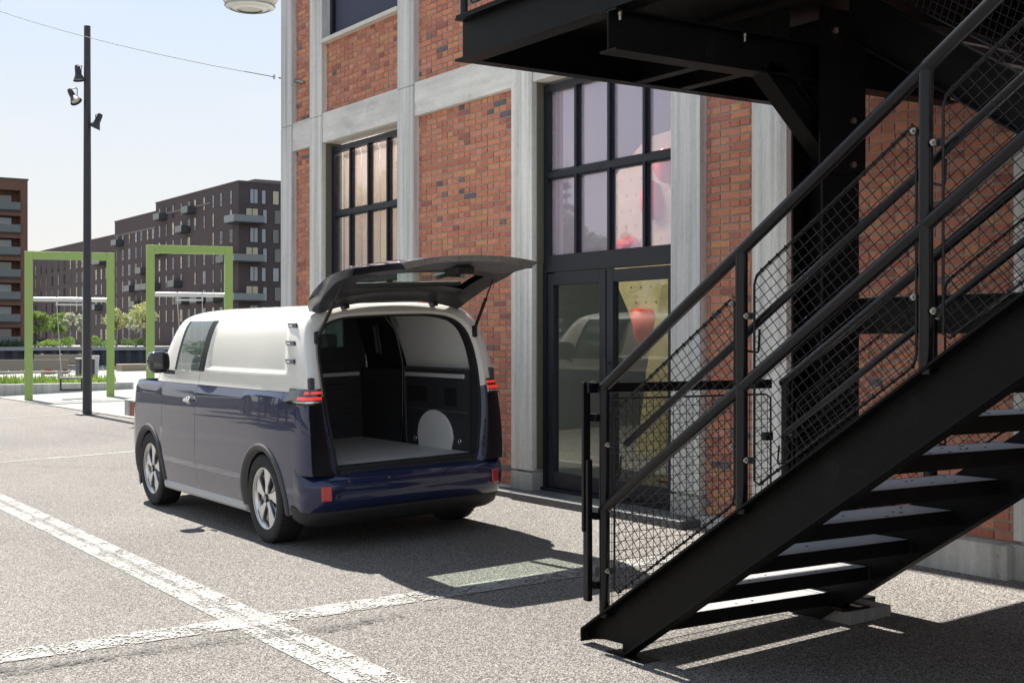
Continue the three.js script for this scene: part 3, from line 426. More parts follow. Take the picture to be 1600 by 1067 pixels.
// ---------------------------------------------------------------- the van: x forward from the rear axle, y up, z to its right
const van = thing('delivery_van', 'two-tone white and dark blue electric cargo van with its tailgate open', 'van', [.646, -.0565, 2.198]);
{
  van.rotation.set(0, 0, 0); van.rotation.order = 'YZX';
  van.rotation.y = Math.PI - .007; van.rotation.z = .004; van.rotation.x = -.0401; van.scale.y = 1.018;   // stands on ground that falls away from the hall
  const C = {
    blue: phy(.012, .018, .062, .32, { metalness: .25, specularIntensity: .4, clearcoat: 1, clearcoatRoughness: .012 }),
    pillar: phy(.006, .006, .009, .22, { specularIntensity: .7 }), frameTrim: phy(.008, .009, .013, .4, { specularIntensity: .5 }),
    white: phy(.70, .68, .625, .38, { clearcoat: .8, clearcoatRoughness: .08 }),
    gloss: phy(.006, .006, .008, .12, { clearcoat: 1, clearcoatRoughness: .03 }),
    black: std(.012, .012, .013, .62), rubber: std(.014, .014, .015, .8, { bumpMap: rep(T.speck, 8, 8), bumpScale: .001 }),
    trim: std(.038, .039, .044, .5), trimLight: std(.075, .077, .085, .6), clad: std(.05, .05, .052, .55), greyTrim: std(.12, .12, .13, .5), sill: std(.40, .40, .405, .4),
    floor: std(.60, .58, .57, .6, { bumpMap: rep(T.speck, 4, 4), bumpScale: .001 }), inner: std(.80, .80, .78, .5), alu: std(.62, .62, .61, .45),
    rim: phy(.66, .66, .66, .28, { metalness: .85, clearcoat: .5 }), rimDark: std(.022, .022, .024, .4),
    red: phy(.50, .012, .012, .15, { emissive: lin(.9, .05, .03), emissiveIntensity: .22, clearcoat: 1 }), redRef: phy(.42, .012, .016, .2, { clearcoat: 1, bumpMap: rep(T.speck, 30, 30), bumpScale: .001 }),
    glass: phy(.55, .65, .62, .02, { transmission: 1, thickness: 0, ior: 1.6, metalness: .16 }), tint: phy(.74, .84, .76, .03, { transmission: 1, thickness: 0, ior: 1.5 }), chrome: std(.8, .8, .8, .15, { metalness: 1 }), steelRod: std(.02, .02, .02, .35),
    lens: phy(.008, .008, .01, .08, { clearcoat: 1 }), light: phy(.7, .75, .8, .1, { clearcoat: 1 }),
  };
  const BELT = 1.262, bul = x => .034 * Math.max(0, (.2 - x) / .82) ** 2 + .006 * Math.max(0, (x - 1.2) / 1.4) ** 2, W = table([[.18, .90], [.27, .950], [.40, .975], [.55, .988], [.70, .988], [.85, .983], [1.0, .974], [1.12, .965], [1.21, .957], [1.235, .948], [1.262, .928], [1.4, .918], [1.6, .89], [1.75, .855], [1.82, .825], [1.87, .78], [1.905, .70], [1.93, .58], [1.947, .40], [1.955, .2], [1.957, 0]]);
  const XF = table([[.18, 3.70], [.35, 3.80], [.6, 3.84], [.9, 3.80], [1.1, 3.70], [1.262, 3.50], [1.4, 3.30], [1.6, 3.0], [1.75, 2.77], [1.85, 2.58], [1.9, 2.44], [1.94, 2.2], [1.957, 2.0]]);
  const XR = table([[.3, -.86], [.62, -.86], [.9, -.855], [1.2, -.82], [1.4, -.78], [1.6, -.715], [1.75, -.655], [1.87, -.59], [1.93, -.55], [1.96, -.54]]);
  const arch = (x, R = .405) => { for (const c of [0, 2.989]) { const d = Math.abs(x - c); if (d < R) return .37 + Math.sqrt(R * R - d * d); } return 0; };
  const SILL = .285, X0 = h => h <= BELT ? -.62 : lerp(-.62, XR(h) + .215, clamp((h - BELT) / .15, 0, 1));
  const hb = x => Math.max(SILL, arch(x));
  const recess = (x, h) => { const b = (v, a, c, e) => sm(clamp((v - a) / e, 0, 1)) * sm(clamp((c - v) / e, 0, 1)); return .013 * b(x, -.36 - (1.88 - h) * .12, 1.43 - (h - 1.40) * .3, .05) * b(h, 1.40, 1.885, .035); };
  // lower side: stations along x, dense round the arches, gaps at the door seams
  const lx = []; { const add = (a, b, n) => { for (let i = 0; i < n; i++) lx.push(a + (b - a) * i / n); }; add(-.62, -.41, 5); for (let i = 0; i <= 24; i++) lx.push(-.405 * Math.cos(Math.PI * i / 24)); add(.42, 1.569, 14); lx.push(1.569, 1.575); add(1.60, 2.549, 11); lx.push(2.549, 2.555); for (let i = 0; i <= 24; i++) { const x = 2.989 - .405 * Math.cos(Math.PI * i / 24); if (x > 2.60) lx.push(x); } lx.sort((a, b) => a - b); }
  const sx = lx.length, NC = 16, sideN = sx - 1 + NC, VR = 14;
  const lowPt = (i, j) => { // outer skin, left side is negative z
    let x, c = 1, h0, h; const e = j / VR;
    if (i < sx) { x = lx[i]; h0 = hb(x); h = lerp(h0, BELT - .004, e); return [x, h, -(W(h) - bul(x))]; }
    const a = (i - sx + 1) / NC * Math.PI / 2; h0 = SILL; const xb = lx[sx - 1], xx = xb + .43 * Math.sin(a); h0 = Math.max(.24, arch(xx)); h = lerp(h0, BELT - .004, e); const p = 2 / 2.5; return [xb + (XF(h) - xb) * Math.pow(Math.sin(a), p), h, -(W(h) - bul(xb)) * Math.pow(Math.max(0, Math.cos(a)), p)];
  };
  const seam = i => i < sx - 1 && Math.abs(lx[i + 1] - lx[i] - .006) < 1e-4;
  const inDoor = i => i < sx - 1 && lx[i] >= 1.574 && lx[i + 1] <= 2.551;
  const lowBody = grid(sideN, VR, lowPt, (i, j) => seam(i) || inDoor(i) || j === VR - 1);
  const lowBelt = grid(sideN, VR, lowPt, (i, j) => seam(i) || inDoor(i) || j !== VR - 1);
  const lowDoor = grid(sideN, VR, lowPt, (i, j) => !inDoor(i));
  part('lower_body', lowBody, C.blue, van, 'dark blue painted lower side'); part('lower_body', flipZ(lowBody), C.blue, van, 'dark blue painted lower side');
  part('belt_moulding', lowBelt, C.blue, van); part('belt_moulding', flipZ(lowBelt), C.blue, van);
  // upper side: stations lean with height
  const us = []; { const L = [[-.62, -.36], [-.45, -.22], [-.30, -.12], [0, .08], [.4, .42], [.8, .76], [1.2, 1.08], [1.47, 1.275], [1.574, 1.362], [1.58, 1.368], [1.625, 1.415], [1.9, 1.68], [2.25, 2.0], [2.31, 2.06], [2.316, 2.066], [2.55, 2.2]]; for (let k = 0; k < L.length - 1; k++) { const n = (k === 8 || k === 13 || k === 7 || k === 9 || k === 12) ? 1 : 5; for (let i = 0; i < n; i++) us.push([lerp(L[k][0], L[k + 1][0], i / n), lerp(L[k][1], L[k + 1][1], i / n), k]); } us.push([2.55, 2.2, 15]); }
  const hs = []; { const L = [[BELT, 1.385, 5], [1.385, 1.40, 1], [1.40, 1.44, 4], [1.44, 1.83, 12], [1.83, 1.845, 1], [1.845, 1.90, 7], [1.90, 1.957, 14]]; for (const [a, b, n] of L) for (let i = 0; i < n; i++) hs.push(a + (b - a) * (i / n)); hs.push(1.957); }
  const ux = us.length, UC = 18, un = ux - 1 + UC, vn = hs.length - 1;
  const upPt = (i, j) => {
    const h = hs[j], t = clamp((h - BELT) / (1.87 - BELT), 0, 1.08);
    const xa = u => lerp(u[0], u[1], t);
    if (i < ux) { const x = i === 0 ? X0(h) : Math.max(xa(us[i]), X0(h) + .01 * i); return [x, h, -(W(h) - bul(x) - recess(x, h))]; }
    const a = (i - ux + 1) / UC * Math.PI / 2, p = 2 / 2.3, xb = xa(us[ux - 1]), xf = Math.max(XF(h), xb + .05); return [xb + (xf - xb) * Math.pow(Math.sin(a), p), h, -(W(h) - bul(xb)) * Math.pow(Math.max(0, Math.cos(a)), p)];
  };
  const kOf = i => i < ux - 1 ? us[i][2] : 99, hIn = (j, a, b) => hs[j] >= a - 1e-6 && hs[j + 1] <= b + 1e-6;
  const uSeam = i => kOf(i) === 8 || kOf(i) === 13, isDoor = i => kOf(i) >= 9 && kOf(i) <= 12;
  const isWin = (i, j) => kOf(i) >= 10 && kOf(i) <= 11 && hIn(j, 1.385, 1.845), isShield = (i, j) => i >= ux + 2 && hIn(j, 1.33, 1.845);
  const pillar = (i, j) => (kOf(i) === 7 || kOf(i) === 9 || kOf(i) === 12) && hIn(j, 1.385, 1.845);
  const upBody = grid(un, vn, upPt, (i, j) => (uSeam(i) && hs[j] < 1.86) || (isDoor(i) && hs[j + 1] < 1.86) || isShield(i, j) || pillar(i, j));
  const doorPart = (a, b) => grid(un, vn, upPt, (i, j) => !isDoor(i) || isWin(i, j) || pillar(i, j) || hs[j + 1] >= 1.86 || hs[j] < a || hs[j] >= b), doorTop = doorPart(1, 1.6), doorHead = doorPart(1.6, 1.9);
  const frameG = [7, 9, 12].map(k => grid(un, vn, upPt, (i, j) => !pillar(i, j) || kOf(i) !== k)), winG = grid(un, vn, upPt, (i, j) => !isWin(i, j)), shG = grid(un, vn, upPt, (i, j) => !isShield(i, j));
  part('upper_body', upBody, C.white, van, 'white painted upper body and roof'); part('upper_body', flipZ(upBody), C.white, van, 'white painted upper body and roof');
  part('windscreen', shG, C.glass, van); part('windscreen', flipZ(shG), C.glass, van);
  for (const s of [0, 1]) {
    const F = g => s ? flipZ(g) : g, d = part('front_door', F(lowDoor), C.blue, van, 'front door, blue below and white above');
    part('door_upper', F(doorTop), C.white, d); part('door_header', F(doorHead), C.white, d); frameG.forEach(g => part('window_trim', F(g), C.frameTrim, d)); part('window', F(winG), C.glass, d);
    const z = s ? 1 : -1; part('handle', [new RoundedBoxGeometry(.15, .035, .03, 3, .014).translate(1.72, 1.115, z * .998), new THREE.TorusGeometry(.042, .004, 6, 20).scale(1.25, .8, 1).translate(1.72, 1.115, z * .986)], C.chrome, d);
    // mirror: housing, glass and stalk
    const mg = new THREE.SphereGeometry(1, 20, 14); { const p = mg.attributes.position, e = v => Math.sign(v) * Math.pow(Math.abs(v), .62); for (let i = 0; i < p.count; i++) p.setXYZ(i, e(p.getX(i)) * .075, e(p.getY(i)) * .105, e(p.getZ(i)) * .105); mg.computeVertexNormals(); }
    const mi = part('mirror', [mg.translate(2.10, 1.47, z * 1.13), rod([2.13, 1.38, z * 1.06], [2.2, 1.36, z * .95], .022, 8)], C.gloss, van);
    part('mirror_glass', new RoundedBoxGeometry(.008, .15, .15, 2, .003).translate(2.022, 1.475, z * 1.13), C.lens, mi);
  }
  for (const s of [-1, 1]) for (const xs of [1.572, 2.552]) part('seam_backing', grid(1, 16, (i, j) => { const h = lerp(.30, BELT, j / 16); return [xs + (i ? .02 : -.02), h, s * (W(h) - bul(xs) - .014)]; }), C.black, van);  // black backing strips, standing in for shade inside the door gaps
  // louvres on the rear pillar
  for (const s of [-1, 1]) for (const [x, h] of [[-.41, 1.79], [-.44, 1.65], [-.47, 1.505]]) { const z = W(h) - bul(x), sl = -.32; const p = part('pillar_louvre', new RoundedBoxGeometry(.17, .042, .018, 2, .008).rotateX(s * -sl * .8).translate(x, h, s * (z + .002)), C.blue, van); part('louvre_badge', new RoundedBoxGeometry(.07, .018, .006, 1, .002).rotateX(s * -sl * .8).translate(x + .025, h, s * (z + .012)), C.chrome, p); }
  // rear frame: from the side skin round the corner to the tailgate opening
  const OPZ = table([[.60, .62], [.66, .665], [.8, .685], [1.0, .715], [1.25, .735], [1.5, .735], [1.62, .72], [1.72, .685], [1.79, .61], [1.825, .52], [1.845, .38], [1.85, .2], [1.852, 0]]);
  const rows = 56, cut = 40; // rows 0..cut climb the side, the rest run across the roof
  const outerRow = k => k <= cut ? lerp(.62, 1.87, k / cut) : null;
  const ring = (k, l) => {
    let h, z, oh, oz; if (k <= cut) { h = lerp(.62, 1.87, k / cut); z = W(h) - bul(X0(h)); oh = lerp(.60, 1.79, k / cut); oz = OPZ(oh); } else { const t = (k - cut) / (rows - cut), hz = lerp(.78, 0, t), b0 = bul(X0(1.88)); z = Math.max(0, hz - b0); let lo = 1.86, hi = 1.957; for (let q = 0; q < 24; q++) { const m = (lo + hi) / 2; if (W(m) > hz) lo = m; else hi = m; } h = k === cut ? 1.87 : lo; oz = .61 * (1 - t); lo = 1.78; hi = 1.852; for (let q = 0; q < 24; q++) { const m = (lo + hi) / 2; if (OPZ(m) > oz) lo = m; else hi = m; } oh = lo; }
    const x = XR(h), xo = XR(oh), mz = lerp(z, oz, .72), mh = lerp(h, oh, .72);
    switch (l) { case 0: return [X0(h), h, -z]; case 1: return [lerp(x + .06, X0(h), .55), h - (k > cut ? .004 : 0), -(z - .006)]; case 2: return [x + .06, lerp(h, oh, .06), -(lerp(z, oz, .06) - .01)]; case 3: return [x + .02, lerp(h, oh, .2), -lerp(z, oz, .2)]; case 4: return [XR(mh) + .015, mh, -mz]; case 5: return [xo + .035, lerp(h, oh, .80), -lerp(z, oz, .80)]; case 6: return [xo + .05, lerp(h, oh, .96), -lerp(z, oz, .96)]; case 7: return [xo + .07, oh, -oz]; default: return [xo + .16, oh - (k > cut ? .015 : 0), -(oz - (k > cut ? 0 : .02))]; }
  };
  const beltRow = Math.round((BELT - .62) / 1.25 * cut);
  const rg = f => grid(8, rows, (l, k) => ring(k, l), f), both = (n, g, m) => { part(n, g, m, van); part(n, flipZ(g), m, van); };
  both('rear_frame_upper', rg((l, k) => k < beltRow || l > 6), C.white);
  both('rear_pillar_lower', rg((l, k) => k >= beltRow || l > 2), C.blue);
  both('rear_pillar_trim', rg((l, k) => k >= beltRow || l < 3 || l > 4), C.pillar);
  both('opening_flange', rg((l, k) => k >= beltRow || l < 5 || l > 6), C.blue);
  { const path = []; for (let k = 0; k <= rows; k++) { const p = ring(k, 7); path.push(V3(p[0] - .008, p[1], p[2] + .006)); } for (let k = rows - 1; k >= 0; k--) { const p = ring(k, 7); path.push(V3(p[0] - .008, p[1], -p[2] - .006)); } part('opening_seal', new THREE.TubeGeometry(new THREE.CatmullRomCurve3(path), 140, .013, 7), C.rubber, van); }
  both('opening_reveal', rg((l, k) => l !== 7), C.black);
  // tail lamps wrap the corner
  for (const s of [-1, 1]) {
    const lamp = (h0, h1, l0, l1, off, mat, name, parent) => { const n = 16; const g = grid(n, 3, (i, j) => { const l = lerp(l0, l1, i / n), h = lerp(h0, h1, j / 3), k = (h - .62) / 1.25 * cut, k0 = Math.floor(k), a = Math.floor(clamp(l, 0, 6.999)), f = l - a; const P = (q, w) => { if (w < 0) { const b = ring(q, 0); return [b[0] - w * .3, b[1], -W(b[1])]; } return ring(q, w); }; const p0 = l < 0 ? (() => { const b = ring(k, 0); return [b[0] - l * .16, h, -(W(h) - bul(b[0] - l * .16))]; })() : [0, 1, 2].map(c => lerp(ring(k, a)[c], ring(k, a + 1)[c], f)); const out = l < 1.5 ? [0, 0, -off] : l < 2.6 ? [-off * .7, 0, -off * .7] : [-off, 0, 0]; const p = [p0[0] + out[0], h, p0[2] + out[2]]; return s < 0 ? p : [p[0], p[1], -p[2]]; }); if (s > 0) { const x = g.index.array; for (let i = 0; i < x.length; i += 3) { const t = x[i]; x[i] = x[i + 1]; x[i + 1] = t; } g.computeVertexNormals(); } return part(name, g, mat, parent); };
    const L = lamp(1.172, 1.292, -.75, 4.6, .012, C.lens, 'tail_lamp', van);
    lamp(1.205, 1.233, 1.0, 4.5, .018, C.red, 'red_lens', L); lamp(1.252, 1.274, 1.6, 4.4, .018, C.red, 'red_lens', L); lamp(1.186, 1.196, .0, 4.3, .017, C.chrome, 'lamp_trim', L);
    part('pillar_cap', new RoundedBoxGeometry(.05, .09, .045, 2, .01).translate(-.768, 1.335, s * .845), C.clad, van);
  }
  // bumper
  const BX = table([[.33, -.86], [.36, -.90], [.42, -.925], [.46, -.93], [.50, -.94], [.53, -.938], [.555, -.925], [.58, -.895], [.615, -.84], [.655, -.775]]), bh = [.325, .34, .36, .39, .42, .455, .485, .52, .55, .58, .605, .625, .64, .655];
  const bump = grid(40, bh.length - 1, (i, j) => { const h = bh[j], q = i / 40 * 2 - 1, a = q * Math.PI / 2, p = 2 / 3.4, xb = -.60; const z = Math.sign(Math.sin(a)) * Math.pow(Math.abs(Math.sin(a)), p) * (W(h) - bul(-.6) + .003), x = xb + (BX(h) - xb) * Math.pow(Math.max(0, Math.cos(a)), p); return [x + (h > .44 && h < .53 && Math.abs(z) < .70 ? .012 : 0), h, z]; });
  part('rear_bumper', bump, C.blue, van);
  part('bumper_shelf', grid(30, 1, (i, j) => { const q = i / 30 * 2 - 1; if (j) { const a = q * Math.PI / 2, p = 2 / 3.4; return [-.6 + (-.775 + .6) * Math.pow(Math.max(0, Math.cos(a)), p), .654, Math.sign(q) * Math.pow(Math.abs(Math.sin(a)), p) * (W(.655) - .034)]; } return [-.66, .648, q * .9]; }), C.gloss, van);
  part('bumper_skid', grid(40, 3, (i, j) => { const h = [.20, .235, .31, .335][j], q = i / 40 * 2 - 1, a = q * Math.PI / 2, p = 2 / 3.2, ins = [.12, .04, .0, .012][j]; return [-.52 + (-.88 + ins + .52) * Math.pow(Math.max(0, Math.cos(a)), p), h + .03 * Math.pow(Math.abs(q), 6), Math.sign(q) * Math.pow(Math.abs(Math.sin(a)), p) * (.955 - ins * .5)]; }), C.black, van);
  for (const s of [-1, 1]) { part('rear_reflector', new RoundedBoxGeometry(.024, .12, .085, 3, .011).rotateY(s * .36).translate(-.872, .475, s * .79), C.redRef, van); parts('parking_sensor', [new THREE.CylinderGeometry(.013, .013, .012, 14).rotateZ(Math.PI / 2).translate(-.94, .565, s * .27), new THREE.CylinderGeometry(.013, .013, .012, 14).rotateZ(Math.PI / 2).translate(-.925, .565, s * .62)], C.blue, van); }
  // sills, arches, underside, front bumper
  for (const s of [-1, 1]) {
    part('sill', [new RoundedBoxGeometry(2.16, .085, .10, 3, .03).translate(1.49, .262, s * .918), bx(.3, 2.7, .2, .25, s * .80, s * .90)], C.sill, van);
    for (const c of [0, 2.989]) {
      const n = 40, g = grid(n, 4, (i, j) => { const a = lerp(-.22, Math.PI + .22, i / n), R = [.385, .405, .43, .452, .458][j], x = c + R * Math.cos(a), h = Math.max(.20, .37 + R * Math.sin(a)), z = W(h) - bul(x) + [-.03, .008, .016, .013, -.002][j]; return [x, h, s * z]; });
      if (s < 0) { const x = g.index.array; for (let i = 0; i < x.length; i += 3) { const t = x[i]; x[i] = x[i + 1]; x[i + 1] = t; } g.computeVertexNormals(); }
      part('wheel_arch', g, C.clad, van);
      part('arch_liner', grid(24, 1, (i, j) => { const a = Math.PI * i / 24; return [c + .41 * Math.cos(a), .37 + .41 * Math.sin(a), s * (j ? .97 : .745)]; }), C.black, van);
    }
  }
  part('underbody', [bx(-.55, 3.6, .20, .30, -.72, .72), bx(.42, 2.56, .22, .5, -.86, .86), bx(-.7, -.42, .3, .6, -.86, .86)], C.black, van);
  part('front_bumper', grid(30, 4, (i, j) => { const h = [.17, .22, .32, .40, .42][j], q = i / 30 * 2 - 1, a = q * Math.PI / 2, p = 2 / 2.5; return [3.36 + (XF(h) + [-.05, .01, .015, .01, -.01][j] - 3.36) * Math.pow(Math.max(0, Math.cos(a)), p), h, Math.sign(q) * Math.pow(Math.abs(Math.sin(a)), p) * .955]; }), C.clad, van);
  for (const s of [-1, 1]) part('head_lamp', new THREE.SphereGeometry(1, 18, 12).scale(.17, .055, .22).rotateY(s * .75).translate(3.42, 1.14, s * .66), C.light, van);
  // load bay
  const rw = (z) => z; // right wall sits at +z
  part('load_floor', bx(-.68, 1.47, .635, .66, -.70, .70), C.floor, van);
  part('load_sill', [bx(-.80, -.68, .60, .668, -.66, .66, .01), bx(-.83, -.79, .58, .64, -.64, .64, .01)], C.black, van);
  part('bulkhead', [bx(1.47, 1.50, .66, 1.55, -.80, .78), bx(1.47, 1.50, 1.55, 1.86, -.80, -.35), bx(1.47, 1.50, 1.55, 1.86, .55, .78), bx(1.47, 1.50, 1.83, 1.88, -.35, .55)], C.trim, van);
  part('bulkhead_rib', [.78, .90, 1.02, 1.14].map(h => bx(1.452, 1.472, h, h + .05, -.68, .68, .01)).concat(bx(1.452, 1.472, 1.32, 1.42, -.7, .68, .01)), C.trim, van);
  part('bulkhead_window', bx(1.48, 1.485, 1.55, 1.83, -.35, .55), C.glass, van);
  part('lashing_rail', [bx(1.44, 1.455, 1.265, 1.30, -.3, .69)], C.alu, van);
  for (const s of [-1, 1]) {
    const w = part('load_wall', [bx(-.62, .52, .66, 1.36, s * .705, s * .74), bx(.52, 1.46, .66, 1.34, s * .715, s * .75)], C.trim, van);
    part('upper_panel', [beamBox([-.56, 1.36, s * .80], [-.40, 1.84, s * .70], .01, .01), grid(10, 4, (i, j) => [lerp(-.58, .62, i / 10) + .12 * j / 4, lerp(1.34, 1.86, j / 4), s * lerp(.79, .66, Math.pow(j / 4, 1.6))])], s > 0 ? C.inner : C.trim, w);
    part('sliding_door_panel', grid(4, 4, (i, j) => [lerp(.60, 1.46, i / 4), lerp(1.3, 1.86, j / 4), s * (lerp(.80, .66, Math.pow(j / 4, 1.6)) - .0)]), C.black, w);
    part('roof_side', grid(8, 3, (i, j) => [lerp(-.52, 1.47, i / 8), lerp(1.84, 1.90, j / 3), s * lerp(.67, .0, j / 3)]), C.inner, w);
    part('lashing_rail', bx(-.56, .50, 1.285, 1.32, s * .692, s * .705), C.alu, w);
    parts('wall_pocket', [bx(.10, .46, 1.06, 1.20, s * .698, s * .704), bx(-.42, -.22, 1.04, 1.2, s * .698, s * .704)], C.black, w);
    { const g = extr([[-.30, .66], ...[...Array(15)].map((_, q) => { const a = Math.PI * (1 - q / 14); return [-.03 + .31 * Math.cos(a) * (1 - .12 * Math.sin(a)), .76 + .23 * Math.pow(Math.sin(a), .8)]; }), [.26, .66]], .012, .004); g.translate(0, 0, s > 0 ? .690 : -.702); part('wheel_box', g, C.inner, w); }
    part('wall_rib', [bx(-.62, .5, 1.355, 1.375, s * .68, s * .71), bx(-.60, .5, .985, 1.0, s * .697, s * .71), bx(.515, .53, .66, 1.36, s * .695, s * .71)], C.trimLight, w);
    parts('lashing_ring', [new THREE.TorusGeometry(.022, .006, 6, 12).translate(.34, .72, s * .695), new THREE.TorusGeometry(.022, .006, 6, 12).translate(-.46, .74, s * .695)], C.chrome, w);
    if (s > 0) part('grab_handle', [new RoundedBoxGeometry(.03, .26, .03, 2, .01).rotateX(-.12).translate(1.05, 1.62, .68), new RoundedBoxGeometry(.10, .30, .02, 2, .008).rotateX(-.12).translate(1.05, 1.62, .70)], C.trimLight, w);
  }
  part('bay_pillar', tubePath([[.62, .67, .70], [.6, 1.0, .712], [.58, 1.4, .715], [.60, 1.7, .66], [.62, 1.84, .56]], .012, 7, 8), C.gloss, van);
  // cab: seats, dashboard, wheel
  part('cab_seat', [-.42, .42].flatMap(z => [new RoundedBoxGeometry(.48, .18, .5, 3, .07).translate(2.0, .82, z), new RoundedBoxGeometry(.16, .66, .48, 3, .07).rotateZ(.2).translate(1.72, 1.16, z), new RoundedBoxGeometry(.1, .2, .26, 3, .05).rotateZ(.15).translate(1.64, 1.58, z)]), C.trim, van);
  part('dashboard', new RoundedBoxGeometry(.55, .32, 1.6, 3, .08).translate(2.86, 1.13, 0), C.trim, van);
  part('steering_wheel', [new THREE.TorusGeometry(.185, .016, 8, 30).rotateY(Math.PI / 2).rotateZ(.45).translate(2.42, 1.27, -.42), new THREE.CylinderGeometry(.05, .05, .04, 14).rotateZ(Math.PI / 2 + .45).translate(2.43, 1.27, -.42), rod([2.43, 1.27, -.42], [2.7, 1.12, -.42], .03), bx(2.415, 2.43, 1.255, 1.285, -.6, -.24)], C.black, van);
  part('cab_floor', bx(1.5, 3.3, .48, .56, -.85, .85), C.black, van);
  // wheels
  function wheel(x, z, s) {
    const w = new THREE.Group(); w.name = 'wheel'; w.position.set(x, .37, z); w.rotation.y = s < 0 ? Math.PI : 0; van.add(w); s = 1;
    const tw = .235, pr = [[.248, -.10], [.262, -.112], [.30, -.118], [.335, -.117], [.355, -.108], [.366, -.09], [.37, -.06], [.37, .06], [.366, .09], [.355, .108], [.335, .117], [.30, .118], [.262, .112], [.248, .10]];
    part('tyre', new THREE.LatheGeometry(pr.map(p => new THREE.Vector2(...p)), 60).rotateX(Math.PI / 2), C.rubber, w);
    const tr = []; for (const o of [-.055, -.018, .018, .055]) tr.push(new THREE.TorusGeometry(.3695, .0035, 5, 60).translate(0, 0, o)); for (let k = 0; k < 54; k++) { const a = k / 54 * Math.PI * 2; for (const q of [-1, 1]) tr.push(new THREE.BoxGeometry(.014, .006, .03).translate(0, .366, q * .088).rotateX(q * -.0).rotateZ(a)); } part('tread_groove', tr, std(.004, .004, .004, .9), w).userData.kind = 'stuff';
    const rim = part('rim', new THREE.LatheGeometry([[.252, -.1], [.25, -.09], [.235, -.06], [.225, .0], [.225, .03], [.235, .075], [.249, .092], [.256, .100], [.257, .106], [.250, .108], [.244, .104]].map(p => new THREE.Vector2(...p)), 60).rotateX(Math.PI / 2).scale(1, 1, s), C.rim, w);
    part('rim_back', new THREE.CylinderGeometry(.228, .228, .02, 40).rotateX(Math.PI / 2).translate(0, 0, s * .02), C.rimDark, rim);
    for (let k = 0; k < 5; k++) {
      const sh = new THREE.Shape(); sh.moveTo(.035, -.014); sh.lineTo(.10, -.026); sh.quadraticCurveTo(.17, -.085, .224, -.088); sh.lineTo(.239, -.02); sh.lineTo(.236, .03); sh.quadraticCurveTo(.15, .004, .045, .020); sh.closePath();
      const g = new THREE.ExtrudeGeometry(sh, { depth: .012, bevelEnabled: true, bevelThickness: .006, bevelSize: .005, bevelSegments: 2 }); g.scale(1, 1, s); if (s < 0) { const p = g.attributes.position, n = g.attributes.normal; }
      g.translate(0, 0, s * .072); g.rotateZ(k * Math.PI * 2 / 5 + .3 + (s > 0 ? 0 : 0)); if (s < 0) g.scale(1, 1, 1); part('spoke', s < 0 ? g : g, C.rim, rim);
      const g2 = new THREE.ExtrudeGeometry(new THREE.Shape([new THREE.Vector2(.04, .018), new THREE.Vector2(.235, .06), new THREE.Vector2(.205, .125), new THREE.Vector2(.12, .06), new THREE.Vector2(.04, .034)]), { depth: .01, bevelEnabled: true, bevelThickness: .004, bevelSize: .003, bevelSegments: 1 }); g2.scale(1, 1, s); g2.translate(0, 0, s * .055); g2.rotateZ(k * Math.PI * 2 / 5 + .3); part('spoke_insert', g2, C.gloss, rim);
    }
    const hub = part('hub_cap', new THREE.CylinderGeometry(.032, .036, .02, 24).rotateX(s * Math.PI / 2).translate(0, 0, s * .092), C.rimDark, rim);
    // round badge: ring and two stacked letter strokes
    const bs = (a, b) => rod([a[0] * .019, a[1] * .019, s * .104], [b[0] * .019, b[1] * .019, s * .104], .0017, 5);
    part('hub_emblem', [new THREE.TorusGeometry(.023, .0018, 6, 28).translate(0, 0, s * .104), bs([-.45, 1], [0, .12]), bs([0, .12], [.45, 1]), bs([-1, .35], [-.5, -.95]), bs([-.5, -.95], [0, 0]), bs([0, 0], [.5, -.95]), bs([.5, -.95], [1, .35])], C.chrome, rim);
  }
  wheel(0, -.85, -1); wheel(2.989, -.845, -1); wheel(0, .85, 1); wheel(2.989, .845, 1);
  // tailgate, built shut and swung up about its hinges
  const gate = new THREE.Group(); gate.name = 'tailgate'; gate.position.set(-.53, 1.965, 0); gate.rotation.z = -87 * Math.PI / 180; van.add(gate);
  const GZ = table([[.58, .61], [.63, .65], [.8, .70], [1.0, .75], [1.2, .82], [1.35, .835], [1.5, .82], [1.7, .80], [1.82, .78], [1.90, .755], [1.945, .725]]);
  const GX = table([[.56, -.912], [.64, -.912], [.75, -.908], [.95, -.90], [1.15, -.885], [1.22, -.87], [1.4, -.825], [1.6, -.755], [1.75, -.69], [1.87, -.615], [1.945, -.545]]);
  const gh = []; for (let i = 0; i <= 34; i++) gh.push(lerp(.58, 1.945, i / 34));
  const GQ = 30, gp = (i, j, off, ins) => { const h = lerp(gh[j], 1.3, ins * .08), q = i / GQ * 2 - 1, z = q * (GZ(gh[j]) - ins * .07), bow = Math.pow(Math.abs(q), 2.4) * lerp(.055, .085, clamp((gh[j] - .6) / .6, 0, 1)); return [GX(gh[j]) + bow + off + .53, h - 1.935, z]; };
  const beltJ = gh.findIndex(h => h > 1.235), isGlass = (i, j) => gh[j] > 1.30 && gh[j] < 1.74 && i > 3 && i < GQ - 4, glossZone = (i, j) => gh[j] > 1.24 && !isGlass(i, j);
  const outG = f => grid(GQ, 34, (i, j) => gp(GQ - i, j, 0, 0), (i, j) => f(GQ - 1 - i, j));
  part('tailgate_lower', outG((i, j) => j >= beltJ), C.blue, gate); part('tailgate_upper', outG((i, j) => j < beltJ || isGlass(i, j) || (gh[j] < 1.78 && i > 1 && i < GQ - 2)), C.white, gate); part('tailgate_surround', outG((i, j) => j < beltJ || isGlass(i, j) || !(gh[j] < 1.78 && i > 1 && i < GQ - 2)), C.gloss, gate);
  part('rear_window', outG((i, j) => !isGlass(i, j)), C.tint, gate);
